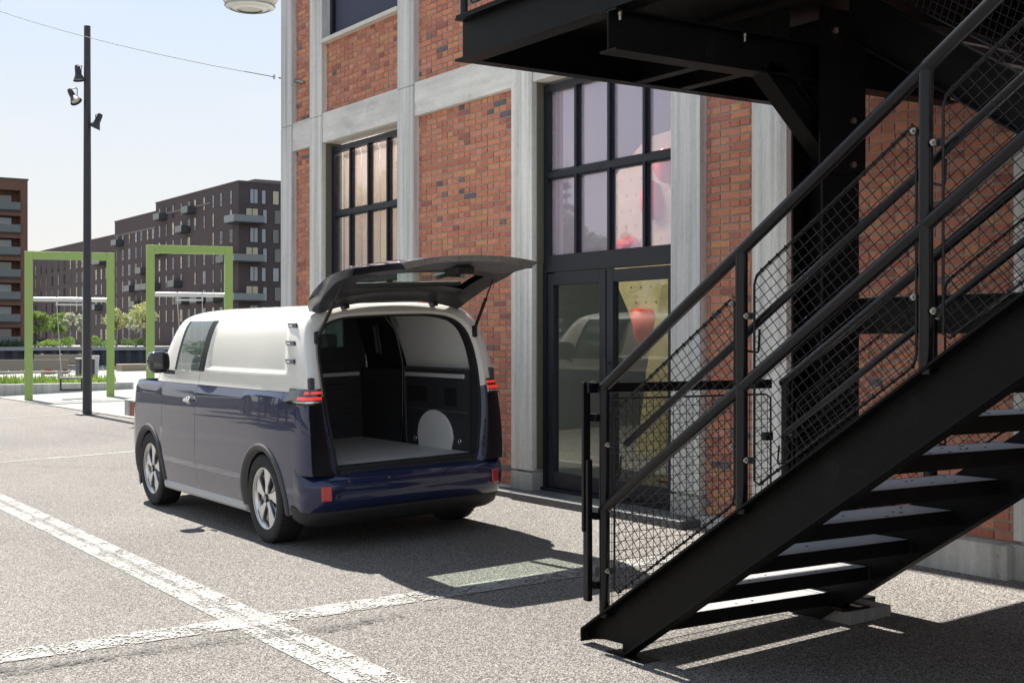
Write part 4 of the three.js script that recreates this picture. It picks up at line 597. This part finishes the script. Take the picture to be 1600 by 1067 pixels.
  const inOff = (i, j) => (gh[j] > 1.75 ? lerp(.045, .012, (gh[j] - 1.75) / .195) : .045) + .03 * sm(clamp(Math.min(j, (34 - j) * .6, i, GQ - i) / 3, 0, 1)) + (gh[j] < 1.2 ? .02 * sm(clamp(Math.min(j, i, GQ - i) / 5, 0, 1)) : 0);
  const inG = f => grid(GQ, 34, (i, j) => gp(i, j, inOff(i, j), 1), f);
  part('inner_trim', inG((i, j) => isGlass(i, j) || gh[j] < 1.0), C.trim, gate); part('inner_trim_lower', inG((i, j) => gh[j] >= 1.0), C.greyTrim, gate);
  { const e = []; for (const i of [0, GQ]) e.push(grid(34, 1, (j, k) => k ? gp(i, j, inOff(i, j), 1) : gp(i, j, 0, 0))); for (const j of [0, 34]) e.push(grid(GQ, 1, (i, k) => k ? gp(i, j, inOff(i, j), 1) : gp(i, j, 0, 0))); part('tailgate_edge', e, C.gloss, gate); }
  part('latch_cover', [new RoundedBoxGeometry(.06, .2, .16, 2, .015).translate(-.27, -1.16, .0), new RoundedBoxGeometry(.05, .12, .05, 2, .01).translate(-.24, -1.08, .0)], C.black, gate);
  parts('grip_recess', [new RoundedBoxGeometry(.02, .06, .12, 2, .01).translate(-.275, -1.14, .42), new RoundedBoxGeometry(.014, .02, .14, 2, .006).translate(-.285, -1.2, .58)], C.trimLight, gate);
  part('window_bar', [beamBox([-.20, -.18, .36], [-.30, -.70, .42], .05, .03), bx(-.30, -.26, -.72, -.66, -.7, .7, .01), bx(-.16, -.12, -.2, -.14, -.6, .6, .01)], C.trim, gate);
  part('roof_spoiler', new RoundedBoxGeometry(.16, .03, 1.1, 2, .012).rotateZ(.5).translate(-.06, -.02, 0), C.gloss, gate);
  part('high_brake_lamp', new RoundedBoxGeometry(.02, .02, .3, 2, .006).translate(-.13, -.075, 0), C.lens, gate);
  parts('hinge', [-.42, .42].map(z => new RoundedBoxGeometry(.10, .035, .05, 2, .01).translate(-.55, 1.93, z)), C.black, van);
  // gas struts
  for (const s of [-1, 1]) { const a = [-.70, 1.70, s * .735], b = [-1.10, 2.12, s * .69], m = [0, 1, 2].map(k => lerp(a[k], b[k], .62)); const st = part('gas_strut', rod(a, m, .014, 12), C.black, van); part('piston_rod', rod(m, b, .006, 8), C.steelRod, st); part('strut_bracket', [new RoundedBoxGeometry(.035, .10, .04, 2, .01).translate(-.69, 1.69, s * .745), new THREE.SphereGeometry(.016, 10, 8).translate(...b)], C.black, st); }
  // fixings along the opening
  const sl = []; for (const s of [-1, 1]) for (const [h, r] of [[.80, .016], [.93, .02], [1.36, .013], [1.78, .014]]) { const z = OPZ(h) + .05; sl.push(new THREE.CylinderGeometry(r, r, .02, 14).rotateZ(Math.PI / 2).translate(XR(h) + .045, h, s * z)); } part('frame_buffer', sl, C.rubber, van).userData.kind = 'stuff';
}
seat(van);
// ---------------------------------------------------------------- things further off
const gAt = (x, z) => groundY(x, z);
// lamp post with three spotlights
{
  const L = thing('lamp_post', 'tall dark grey post with three black spotlights beside the green swing sets', 'lamp post', [-17.21, gAt(-17.21, -.39), -.39]);
  part('pole', metreUV(new THREE.CylinderGeometry(.068, .098, 8.25, 8).toNonIndexed()).translate(0, 4.125, 0).rotateY(.35), M.lampDark, L);
  part('base_plate', bx(-.2, .2, 0, .02, -.2, .2), M.lampDark, L);
  const spot = (y, dx, dz, tilt, turn) => { // can, flared hood, yoke
    const g = new THREE.Group(); g.name = 'spotlight'; g.position.set(dx, y, dz); g.rotation.set(0, turn, 0); g.scale.setScalar(.8); L.add(g);
    const t = q => q.rotateZ(tilt);
    part('housing', [t(new THREE.CylinderGeometry(.075, .085, .2, 14).translate(0, .1, 0)), t(new THREE.CylinderGeometry(.06, .07, .06, 14).translate(0, .23, 0))], M.lampDark, g);
    part('hood', t(new THREE.CylinderGeometry(.09, .16, .16, 16, 1, true).translate(0, -.07, 0)), M.lampDark, g);
    part('lens', t(new THREE.CylinderGeometry(.12, .12, .01, 16).translate(0, -.10, 0)), std(.5, .48, .42, .2), g);
    part('yoke', tubePath([[.02, .05, .11], [.02, .2, .11], [.1, .24, .0], [.02, .2, -.11], [.02, .05, -.11]], .012, 6, 5), M.lampDark, g);
  };
  spot(7.2, -.05, .17, .15, .8); spot(6.72, -.08, .26, .6, .6); spot(6.2, .1, -.17, -.45, .9);
}
// two green swing frames
function swingFrame(A, B, h, label, swingW) {
  const dx = B[0] - A[0], dz = B[1] - A[1], w = Math.hypot(dx, dz), t = .2, F = thing('swing_set', label, 'swing', [A[0], gAt(...A), A[1]], -Math.atan2(dz, dx), 'green swing sets');
  part('post', bx(-t / 2, t / 2, -.1, h, -t / 2, t / 2, .008), M.green, F); part('post', bx(w - t / 2, w + t / 2, -.1, h, -t / 2, t / 2, .008), M.green, F);
  part('top_bar', bx(t / 2, w - t / 2, h - t, h, -t / 2 + .002, t / 2 - .002, .008), M.green, F);
  part('swing_beam', rod([.08, 2.63, 0], [w - .08, 2.63, 0], .057, 14), M.galv, F);
  const s0 = w * .34, s1 = w * .66; const hg = part('hanger_bar', [rod([s0 - .03, 2.50, .02], [s1 + .03, 2.50, .02], .022, 8), rod([s0, 2.5, .02], [s0, 2.7, .02], .02, 8), rod([s1, 2.5, .02], [s1, 2.7, .02], .02, 8)], M.galv, F);
  const S = thing('rope_swing', label.includes('lamp post') ? 'black framed swing seat on ropes in the green frame by the lamp post' : 'black framed swing seat on ropes in the green frame behind the van', 'swing', [A[0], gAt(...A), A[1]], -Math.atan2(dz, dx), 'swing seats');
  parts('rope', [rod([s0, 2.50, .02], [s0 + .12, .62, .25], .012, 6), rod([s1, 2.50, .02], [s1 - .02, .62, .25], .012, 6)], std(.5, .47, .4, .9), S);
  part('seat', bx(s0 + .08, s1 + .0, .56, .61, .08, .46, .01), M.pave, S);
  part('seat_frame', [bx(s0 + .08, s0 + .12, .28, .56, .09, .13), bx(s1 - .05, s1 - .01, .28, .56, .09, .13), bx(s0 + .08, s0 + .12, .28, .56, .4, .44), bx(s1 - .05, s1 - .01, .28, .56, .4, .44), bx(s0 + .08, s1, .26, .30, .08, .12), bx(s0 + .08, s1, .26, .30, .4, .44)], M.lampDark, S);
}
swingFrame([-24.31, -.89], [-23.75, -2.84], 3.93 - .06, 'lime green steel swing frame standing behind the lamp post');
swingFrame([-21.30, -3.10], [-20.79, -4.95], 3.86, 'lime green steel swing frame rising behind the white van roof');
// planter kerb, plants, benches, bins
lone('planter_kerb', [bx(-31.5, -27.4, .0, .42, -4.75, -4.55, .01), bx(-27.6, -27.35, .02, .40, -4.6, 8, .01)].slice(1).concat(bx(-31.5, -27.6, .02, .40, -4.62, -4.42, .01)), M.concreteSmooth, 'low pale concrete kerb round the green planting bed', 'planter');
function blades(n, x0, x1, z0, z1, y, hmin, hmax, seed, mat, name, label) { const r = rng(seed), pos = [], nrm = []; for (let i = 0; i < n; i++) { const cx = lerp(x0, x1, r()), cz = lerp(z0, z1, r()), h = lerp(hmin, hmax, r()) * (.7 + .6 * noise3(cx * 1.3, cz * 1.3, seed)), a = r() * 6.28, w = .035 + .05 * r(), lean = (r() - .3) * .5, ca = Math.cos(a), sa = Math.sin(a), y0 = typeof y === 'function' ? y(cx, cz) : y; const p = [[cx - sa * w, y0 + h * .3, cz + ca * w], [cx + sa * w, y0 + h * .3, cz - ca * w], [cx + ca * lean * h, y0 + h, cz + sa * lean * h]]; const b = [cx - ca * .02, y0, cz - sa * .02]; pos.push(...p[0], ...p[1], ...p[2], ...b, ...p[1], ...p[0]); } const g = new THREE.BufferGeometry(); g.setAttribute('position', new THREE.Float32BufferAttribute(pos, 3)); g.computeVertexNormals(); return stuff(name, g, mat, scene, label, 'plants'); }
blades(5200, -31.2, -27.75, -4.3, 7.5, .12, .2, .46, 501, M.leafA, 'bed_plants', 'bright green leafy ground cover in the kerbed planting bed');
function bench(A, B, label) { const dx = B[0] - A[0], dz = B[1] - A[1], w = Math.hypot(dx, dz), b = thing('bench', label, 'bench', [A[0], gAt(...A) + .02, A[1]], -Math.atan2(dz, dx), 'benches by the water'); part('seat', bx(0, w, .40, .46, -.4, .02, .01), std(.26, .235, .19, .8), b); part('backrest', bx(0, w, .52, .86, .04, .09, .01), std(.22, .195, .15, .8), b); for (const x of [.3, w / 2, w - .3]) part('leg', [bx(x - .05, x + .05, 0, .40, -.35, .0), bx(x - .04, x + .04, .0, .9, .02, .04)], M.concreteSmooth, b); }
bench([-35.3, -2.0], [-34.37, -4.6], 'long timber backed bench behind the planting bed'); bench([-41.5, -5.2], [-40.9, -7.1], 'pale slatted bench beside the litter bin');
{ const y = gAt(-34.6, -5.25), b = thing('litter_bin', 'black square litter bin next to the white concrete tub', 'bin', [-34.6, y, -5.22]); part('body', bx(-.26, .26, 0, .78, -.26, .26, .02), M.lampDark, b); part('lid', bx(-.27, .27, .78, .82, -.27, .27, .02), M.concreteSmooth, b);
  lone('concrete_tub', new THREE.LatheGeometry([[0, 0], [.17, 0], [.235, .82], [.25, .86], [.22, .87], [.20, .8], [0, .78]].map(p => new THREE.Vector2(...p)), 24).translate(-36.2, gAt(-36.2, -5.9), -5.93), std(.42, .41, .39, .8), 'round white concrete tub next to the black litter bin', 'tub'); }
lone('quay_step', bx(-46.2, -45.4, .2, .62, -40, -9.8, .02), std(.30, .24, .17, .85), 'long brown timber step along the near quay edge', 'step');
{ const b = thing('timber_box', 'low red-brown box seat with a pale concrete end beside the van front', 'seat', [0, 0, 0]); const y = gAt(-15.6, -.9); part('side_board', bx(-15.8, -13.5, y, y + .30, -1.24, -.86, .01), std(.27, .10, .055, .75), b); part('end_block', bx(-16.1, -15.8, y, y + .34, -1.26, -.84, .01), M.concreteSmooth, b); part('top', bx(-15.8, -13.5, y + .30, y + .335, -1.25, -.85, .008), M.concreteSmooth, b); }
// people sitting by the water, a few pixels tall
function sitter(x, z, turn, top, low, label) {
  const y = gAt(x, z) - .62, P = thing('person', label, 'person', [x, y, z], turn, 'people sitting at the quay');
  const sk = (pts, r) => tubePath(pts, r, 8, 4);
  const skin = std(.5, .3, .2, .7); const ell = (a, b, c, X, Y, Z) => new THREE.SphereGeometry(1, 12, 10).scale(a, b, c).translate(X, Y, Z);
  const body = [ell(.085, .115, .095, .04, 1.28, 0), new THREE.CylinderGeometry(.05, .055, .1, 8).translate(.02, 1.15, 0), ell(.12, .30, .19, 0, .88, 0), ell(.15, .13, .18, .03, .58, 0)]; for (const s of [-1, 1]) body.push(sk([[.0, 1.05, s * .19], [.08, .85, s * .24], [.24, .72, s * .16]], .045), sk([[.05, .55, s * .09], [.42, .56, s * .1], [.46, .1, s * .1], [.56, .04, s * .1]], .065));
  part('body', body, skin, P); part('shirt', [ell(.135, .31, .205, 0, .88, 0), sk([[0, 1.06, .18], [.06, .9, .235]], .06), sk([[0, 1.06, -.18], [.06, .9, -.235]], .06)], top, P); part('trousers', [ell(.16, .14, .19, .03, .58, 0), sk([[.05, .55, .09], [.40, .57, .1], [.45, .2, .1]], .075), sk([[.05, .55, -.09], [.40, .57, -.1], [.45, .2, -.1]], .075)], low, P); part('hair', ell(.092, .08, .1, .02, 1.34, 0), std(.03, .02, .015, .8), P);
}
sitter(-44.6, -6.46, 2.2, std(.55, .05, .04, .8), std(.05, .06, .1, .8), 'person in a red top sitting by the quay'); sitter(-45.0, -6.75, .4, std(.5, .5, .5, .8), std(.3, .28, .25, .8), 'person in a light grey top sitting beside the red one'); sitter(-44.4, -7.1, 1.4, std(.03, .03, .035, .8), std(.06, .05, .05, .8), 'person in a black top sitting apart at the quay');
// far quay wall with sheet piling
{ const w = thing('far_quay_wall', 'dark corrugated steel quay wall with a pale coping across the canal', 'wall'); const pts = []; for (let z = -110; z < 60; z += 1.6) pts.push([z, 0], [z + .55, 0], [z + .8, .45], [z + 1.35, .45]); const g = grid(pts.length - 1, 1, (i, j) => [-161.9 + pts[i][1], j ? .45 : -3, pts[i][0]]); part('sheet_piling', g, std(.05, .048, .062, .7), w); part('coping', bx(-162.3, -161.3, .45, .92, -110, 60), std(.34, .34, .33, .8), w); }
// blocks of flats across the canal
const flatBrick = std(.10, .073, .075, .9, { map: rep(T.brickG, .35, .35), bumpMap: rep(T.brickB, .3, .3), bumpScale: .05 });
const flatBrick2 = std(.20, .10, .07, .9, { map: rep(T.brickG, .35, .35) });
function facade(parent, o, u, wall, W, H, base, rowsY, wins, name) {}
{
  const B = thing('apartment_block', 'dark brown brick apartment block stepping up to a tall corner across the canal', 'building');
  const X1 = -178.6, Z0 = -68.7, G = .86, T1 = 22.0, T2 = 24.5, T3 = 26.0;
  part('wall', [bx(-217, X1, G, T3, Z0 - 16, Z0)], flatBrick, B); part('wall', bx(-241, -217, G, T2, Z0 - 16, Z0 - .004), flatBrick, B); part('wall', bx(-310, -241, G, T1, Z0 - 16, Z0 - .008), flatBrick, B); part('wall', bx(-360, -310, G, 19, Z0 - 16, Z0 + 9), flatBrick, B); part('wall', bx(-190, X1 - .01, G, T3 - .3, -130, Z0 - 16), flatBrick, B);
  part('parapet', [bx(-217.1, X1 + .1, T3, T3 + .18, Z0 - 16, Z0 + .1), bx(-241.1, -217.1, T2, T2 + .18, Z0 - 16, Z0 + .1), bx(-310, -241.1, T1, T1 + .18, Z0 - 16, Z0 + .1)], std(.12, .1, .1, .7), B);
  part('roof_box', bx(-196, -182, T3, T3 + 1.0, Z0 - 12, Z0 - 4), std(.12, .11, .12, .7), B);
  part('stone_band', [bx(-241, -217, 21.6, 21.95, Z0, Z0 + .12), bx(-217, -190, 23.6, 23.9, Z0, Z0 + .12)], std(.16, .13, .125, .8), B);
  const r = rng(611), rows = []; for (let k = 0; k < 8; k++) rows.push(G + 1.1 + k * 2.98);
  const winX = (x, y, w, h, m) => { const f = part('window', [bx(x - w / 2 - .09, x + w / 2 + .09, y - .09, y, Z0 + .005, Z0 + .05), bx(x - w / 2 - .09, x + w / 2 + .09, y + h, y + h + .09, Z0 + .005, Z0 + .05), bx(x - w / 2 - .09, x - w / 2, y, y + h, Z0 + .005, Z0 + .05), bx(x + w / 2, x + w / 2 + .09, y, y + h, Z0 + .005, Z0 + .05), ...(w > 1 ? [bx(x - .05, x + .05, y, y + h, Z0 + .005, Z0 + .05)] : []), bx(x - w / 2, x + w / 2, y + h * .33, y + h * .33 + .07, Z0 + .008, Z0 + .045)], M.frameInner, B); part('pane', bx(x - w / 2, x + w / 2, y, y + h, Z0 + .004, Z0 + .02), m, f); };
  const pick = () => { const q = r(); return q < .48 ? M.glassFar : q < .72 ? M.glassFarGrey : M.glassFarLit; };
  const balc = (x, y, w) => { const b = part('balcony', bx(x - w / 2, x + w / 2, y - .16, y, Z0 + .05, Z0 + 1.5), M.lampDark, B); part('glass_rail', [bx(x - w / 2, x + w / 2, y + .02, y + 1.05, Z0 + 1.44, Z0 + 1.47), bx(x - w / 2, x - w / 2 + .03, y + .02, y + 1.05, Z0 + .06, Z0 + 1.44), bx(x + w / 2 - .03, x + w / 2, y + .02, y + 1.05, Z0 + .06, Z0 + 1.44)], phy(.18, .2, .21, .1, { transmission: .6, thickness: 0 }), b); };
  const ws = [1.25, .55, .95, .7]; let n = 0;
  rows.forEach((y, k) => { let c = 0; for (let x = X1 - 3; x > -312; x -= 2.7 + 1.5 * hash3(c, 3, 1) + (x < -250 ? 1.2 : 0), c++) { const top = x > -217 ? T3 : x > -241 ? T2 : T1; if (y + 2.1 > top - .5 || n > 292) continue; const w = ws[Math.floor(hash3(c, k >> 1, 77) * 4)]; if (hash3(c, k, 9) < .08) continue; winX(x, y, w, 2.05, pick()); n++; if (x > -250 && hash3(c, k, 5) < .17 && k > 1) balc(x - 1.2, y - .05, 3.1); } });
  const winZ = (z, y, w, h, m) => { const x = X1; const f = part('window', [bx(x + .005, x + .05, y - .09, y, z - w / 2 - .09, z + w / 2 + .09), bx(x + .005, x + .05, y + h, y + h + .09, z - w / 2 - .09, z + w / 2 + .09), bx(x + .005, x + .05, y, y + h, z - w / 2 - .09, z - w / 2), bx(x + .005, x + .05, y, y + h, z + w / 2, z + w / 2 + .09), ...(w > 1 ? [bx(x + .005, x + .05, y, y + h, z - .05, z + .05)] : [])], M.frameInner, B); part('pane', bx(x + .004, x + .02, y, y + h, z - w / 2, z + w / 2), m, f); };
  rows.forEach((y, k) => { const o = k % 2; winZ(Z0 - 2.2 - o * .3, y, o ? 1.2 : 1.9, 2.15, o ? M.glassFarGrey : M.glassFarLit); winZ(Z0 - 4.3 + o * .2, y, .6, 2.05, M.glassFarGrey); winZ(Z0 - 6.4 + o * .3, y, .95, 2.05, pick()); winZ(Z0 - 8.8, y, .95, 2.05, pick()); winZ(Z0 - 11.2, y, .7, 2.05, pick()); if (!o) { const b = part('balcony', [bx(X1 + .06, X1 + 1.6, y - .22, y - .04, Z0 - 3.6, Z0 + .1), bx(X1 - 2.4, X1 + .06, y - .22, y - .04, Z0 + .06, Z0 + 1.4), bx(X1 + .06, X1 + 1.6, y - .22, y - .04, Z0 + .1, Z0 + 1.4)], M.lampDark, B); part('glass_rail', [bx(X1 + 1.55, X1 + 1.58, y - .02, y + 1.0, Z0 - 3.6, Z0 + 1.4), bx(X1 - 2.4, X1 + 1.55, y - .02, y + 1.0, Z0 + 1.36, Z0 + 1.39)], phy(.3, .33, .34, .1, { transmission: .5, thickness: 0 }), b); } });
}
{
  const D = thing('balcony_block', 'red-brown brick block of flats with stacked glass fronted balconies', 'building'); const X = -169.9, ZR = -35.6, H = 23.0, G = .86; // right corner
  part('wall', bx(X - 14, X - 1.6, G, H, ZR, ZR + 30), flatBrick2, D); part('end_pier', bx(X - 1.6, X, G, H, ZR, ZR + .9), flatBrick2, D); part('parapet', bx(X - 1.6, X + .05, H - 1.4, H, ZR + .9, ZR + 30), flatBrick2, D); part('roof_edge', bx(X - 14, X + .1, H, H + .2, ZR - .1, ZR + 30), std(.1, .08, .08, .8), D);
  for (let k = 0; k < 7; k++) { const y = G + .35 + k * 2.96; part('spandrel', bx(X - 1.6, X - .02, y - .75, y - .14, ZR + .9, ZR + 30), flatBrick2, D); const b = part('balcony', bx(X - 1.6, X + .25, y - .14, y + .02, ZR + .92, ZR + 9), M.lampDark, D); part('glass_rail', bx(X + .18, X + .21, y + .05, y + 1.05, ZR + .95, ZR + 9), phy(.25, .29, .3, .08, { transmission: .6, thickness: 0 }), b); const w = part('window', bx(X - 1.6, X - 1.5, y + .02, y + 2.1, ZR + 1.6, ZR + 8), M.frameInner, D); part('pane', [bx(X - 1.5, X - 1.48, y + .1, y + 2.03, ZR + 1.75, ZR + 4.6), bx(X - 1.5, X - 1.48, y + .1, y + 2.03, ZR + 4.7, ZR + 7.9)], k % 3 ? M.glassFarGrey : M.glassFar, w); }
}
lone('distant_block', [bx(-420, -380, .8, 27, -105, -40), bx(-380.5, -379, .8, 27.6, -106, -39)], std(.36, .3, .26, .9), 'pale low block far behind the brown apartment block', 'building');
// ---------------------------------------------------------------- trees and shrubs
function foliage(seed, n, blobs, size, mat) { // many leaf-sized faces spread through clumps
  const r = rng(seed), pos = []; let tot = 0; blobs.forEach(b => tot += b[3] ** 2);
  blobs.forEach(([x, y, z, R, ry = R]) => { const m = Math.round(n * R * R / tot); for (let i = 0; i < m; i++) { const a = r() * 6.283, c = 2 * r() - 1, q = Math.pow(r(), .45), s = Math.sqrt(1 - c * c), px = x + R * q * s * Math.cos(a), py = y + ry * q * c, pz = z + R * q * s * Math.sin(a); const d = V3(r() - .5, r() - .5, r() - .5).normalize(), e = V3(r() - .5, r() * .5, r() - .5).cross(d).normalize(), k = size * (.6 + .8 * r()); d.multiplyScalar(k); e.multiplyScalar(k * .5); pos.push(px - d.x, py - d.y, pz - d.z, px + e.x, py + e.y, pz + e.z, px + d.x, py + d.y, pz + d.z, px - d.x, py - d.y, pz - d.z, px + d.x, py + d.y, pz + d.z, px - e.x, py - e.y, pz - e.z); } });
  const g = new THREE.BufferGeometry(); g.setAttribute('position', new THREE.Float32BufferAttribute(pos, 3)); g.computeVertexNormals(); return g;
}
function tree(name, label, x, y, z, h, R, seed, mat, n, leaf, group, stems = 1) {
  const t = thing(name, label, 'tree', [x, y, z], 0, group), r = rng(seed), blobs = [], limbs = [];
  for (let s = 0; s < stems; s++) { const ox = stems > 1 ? (r() - .5) * R * .5 : 0, oz = stems > 1 ? (r() - .5) * R * .5 : 0; limbs.push(rod([ox * .3, 0, oz * .3], [ox, h * .62, oz], h * .018 + .03, 7, h * .009 + .015)); for (let k = 0; k < 5; k++) { const a = r() * 6.28, q = .5 + .5 * r(), ty = h * (.55 + .35 * r()); limbs.push(rod([ox, h * (.34 + .2 * r()), oz], [ox + R * .6 * q * Math.cos(a), ty, oz + R * .6 * q * Math.sin(a)], h * .008 + .012, 5, .012)); } }
  for (let k = 0; k < 16; k++) { const a = r() * 6.28, q = Math.sqrt(r()), e = h * (.46 + .44 * r()), wv = 1 - Math.abs((e / h - .66) / .42); blobs.push([R * .85 * q * wv * Math.cos(a), e, R * .85 * q * wv * Math.sin(a), R * (.24 + .2 * r()), R * (.2 + .16 * r())]); }
  part('trunk', limbs, M.bark, t); part('crown', foliage(seed + 1, n, blobs, leaf), mat, t); return t;
}
const FB = .86;
{ const at = (u, depth) => { const dx = (u - 800) / 2050, s = dx * .55484 - .83195, n = -dx * .83195 - .55484; return [EYE.x + s * depth, EYE.z + n * depth]; };
  const list = [[60, 178, 5.0, 1.9, M.leafA, 'bright green young tree above the dark green hedge across the canal'], [93, 180, 4.8, 1.8, M.leafA, 'spreading green tree behind the swing ropes across the canal'], [106, 186, 5.0, 1.4, M.leafD, 'thin silvery tree with grey leaves across the canal'], [126, 182, 4.9, 1.2, M.leafD, 'slim silvery tree beside the lamp post across the canal'], [182, 180, 5.6, 2.0, M.leafC, 'pale cream-green tree between the swing frames across the canal'], [212, 184, 5.2, 1.5, M.leafD, 'small whitish tree between two pale trees across the canal'], [226, 179, 6.4, 2.3, M.leafC, 'tall pale yellow-green tree behind the green post across the canal']];
  list.forEach(([u, d, h, R, m, lab], i) => { const [x, z] = at(u, d); tree('young_tree', lab, x, FB, z, h, R, 700 + i * 13, m, 1500, .16, 'young trees across the canal', i === 4 || i === 6 ? 3 : 1); });
  const sh = [[58, 176, 1.3, 1.4, M.leafE, 'dark green clipped shrub under the bright green tree'], [80, 172, 1.0, 1.3, M.leafA, 'low bright green shrub at the canal coping'], [98, 173, 1.2, 1.5, M.leafB, 'rounded mid green shrub at the canal coping'], [105, 178, 1.5, 1.0, M.leafA, 'round light green shrub beside the pale path'], [146, 178, 1.5, .9, M.leafA, 'light green shrub just beside the lamp post'], [150, 174, .9, 1.7, M.leafB, 'low green shrub bank by the white path'], [166, 176, 1.0, 1.0, M.leafA, 'small green shrub next to the green post'], [206, 177, 1.2, 1.4, M.leafB, 'dark leafy shrub under the pale trees'], [12, 172, 1.0, 3.0, M.leafE, 'dark green hedge below the balcony block'], [70, 171, .8, 1.6, M.leafA, 'yellow-green grass tuft at the coping']];
  sh.forEach(([u, d, h, R, m, lab], i) => { const [x, z] = at(u, d), s = thing('shrub', lab, 'shrub', [x, FB, z], 0, 'shrubs across the canal'), r = rng(900 + i), b = []; for (let k = 0; k < 9; k++) b.push([(r() - .5) * R * 1.6, h * (.35 + .3 * r()), (r() - .5) * R * 1.6, R * .5, h * .42]); part('foliage', foliage(930 + i, 700, b, .13), m, s); part('stems', [-.3, 0, .3].map(q => rod([q * .3, 0, 0], [q * R, h * .6, q * R * .4], .03, 5)), M.bark, s); });
  const [px, pz] = at(180, 170.5); struct('quay_path', bx(-168, -163.2, .868, .876, pz - 4, pz + 6), std(.6, .58, .54, .85));
}
// trees round the square, outside the frame, which the glass and the van's paint mirror
[[-27, 15.5, 8.5, 3.6], [-34, 17, 9.2, 3.8], [-41, 19.5, 9, 3.8], [-30, 20.5, 8, 3.4], [-44, 25, 8.6, 3.6], [-40, 30, 7.2, 3.0], [-35, 34, 6.6, 3.0], [-30, 37, 7.6, 3.2], [-24, 41, 7.0, 3.2], [-46, 28, 7.5, 3.2], [-17, 44, 8, 3.6], [-8, 45, 7.2, 3.4]].forEach(([x, z, h, R], i) => tree('square_tree', 'broad leafy tree on the far side of the square opposite the hall', x, gAt(x, z), z, h, R, 1100 + i * 17, i % 2 ? M.leafB : M.leafA, 4600, .2, 'trees on the far side of the square'));
function conifer(x, z, h, seed) { const t = thing('conifer', 'tall dark conifer on the far side of the square opposite the hall', 'tree', [x, gAt(x, z), z], 0, 'conifers on the far side of the square'), r = rng(seed), b = [], li = [rod([0, 0, 0], [0, h, 0], .16, 8, .02)]; for (let y = h * .12; y < h * .97; y += h * .045) { const R = (1 - y / h) * h * .24 + .15, n = 6; for (let k = 0; k < n; k++) { const a = r() * 6.28, q = R * (.5 + .5 * r()); li.push(rod([0, y, 0], [Math.cos(a) * q, y - q * .22, Math.sin(a) * q], .025, 4, .008)); b.push([Math.cos(a) * q * .65, y - q * .15, Math.sin(a) * q * .65, q * .42 + .08, .14]); } } part('trunk', li, M.bark, t); part('crown', foliage(seed + 5, 4200, b, .13), M.leafE, t); }
conifer(-31.5, 23, 9.2, 1301); conifer(-30.2, 25, 6.6, 1302); conifer(-37, 21.5, 8.4, 1303);
// greenery behind the hall, seen through both glass walls
[[-14, -16, 8], [-9, -17, 7.5], [-4, -16, 8.5], [1, -17.5, 8]].forEach(([x, z, h], i) => tree('yard_tree', 'green tree in the yard behind the hall, seen through the glass door', x, gAt(x, z), z, h, 3.0, 1500 + i * 11, M.leafA, 2600, .2, 'trees in the yard behind the hall'));
// ---------------------------------------------------------------- overhead wire and globe lamp
{
  const w = thing('span_wire', 'thin span wire with a shiny turnbuckle fixed to the brick wall', 'wire'); const a = V3(-5.61, 5.16, -.07), b = V3(-20.5, 9.2, .9), d = b.clone().sub(a); const at = t => { const p = a.clone().addScaledVector(d, t); p.y -= 4 * .12 * t * (1 - t); return [p.x, p.y, p.z]; };
  part('wire', tubePath([.06, .2, .35, .5, .65, .8, 1, 1.2].map(at), .006, 6, 6), M.lampDark, w); part('turnbuckle', [rod(at(.012), at(.05), .012, 8), rod(at(.0), at(.02), .02, 8), new THREE.TorusGeometry(.03, .006, 6, 12).translate(...at(.06)), new THREE.TorusGeometry(.03, .006, 6, 12).translate(...at(.008))], M.bolt, w);
  const g = thing('globe_lamp', 'cream globe street lamp with a grey metal bottom ring hanging overhead', 'lamp', [-7.9, 7.05, -.22]); g.scale.setScalar(2.0); const R = .243;
  const pr = []; for (let k = 0; k <= 20; k++) { const q = lerp(-.80, 1, k / 20); pr.push(new THREE.Vector2(R * Math.sqrt(Math.max(0, 1 - q * q)), R * q)); } part('globe', new THREE.LatheGeometry(pr, 36), phy(.72, .69, .60, .25, { clearcoat: .4 }), g);
  part('ring', new THREE.LatheGeometry([[.098, -.80], [.185, -.735], [.192, -.70], [.16, -.76], [.095, -.82]].map(([r, q]) => new THREE.Vector2(r, q * R * 1.0)).map(v => v), 36), M.galv, g); part('lens', new THREE.CylinderGeometry(.10, .10, .008, 30).translate(0, -.188, 0), std(.5, .48, .42, .3), g); part('stem', [rod([0, R - .01, 0], [0, .6, 0], .02, 10), new THREE.CylinderGeometry(.05, .07, .08, 20).translate(0, R + .02, 0)], M.lampDark, g);
  lone('lamp_wire', tubePath([[-6.2, 8.45, -1.2], [-7.9, 8.25, -.22], [-24, 9.6, 9]], .008, 6, 8), M.lampDark, 'thin wire that carries the globe lamp over the street', 'wire');
}
scene.traverse(o => { if (o.isMesh) { o.castShadow = true; o.receiveShadow = true; } });
renderer.render(scene, camera);
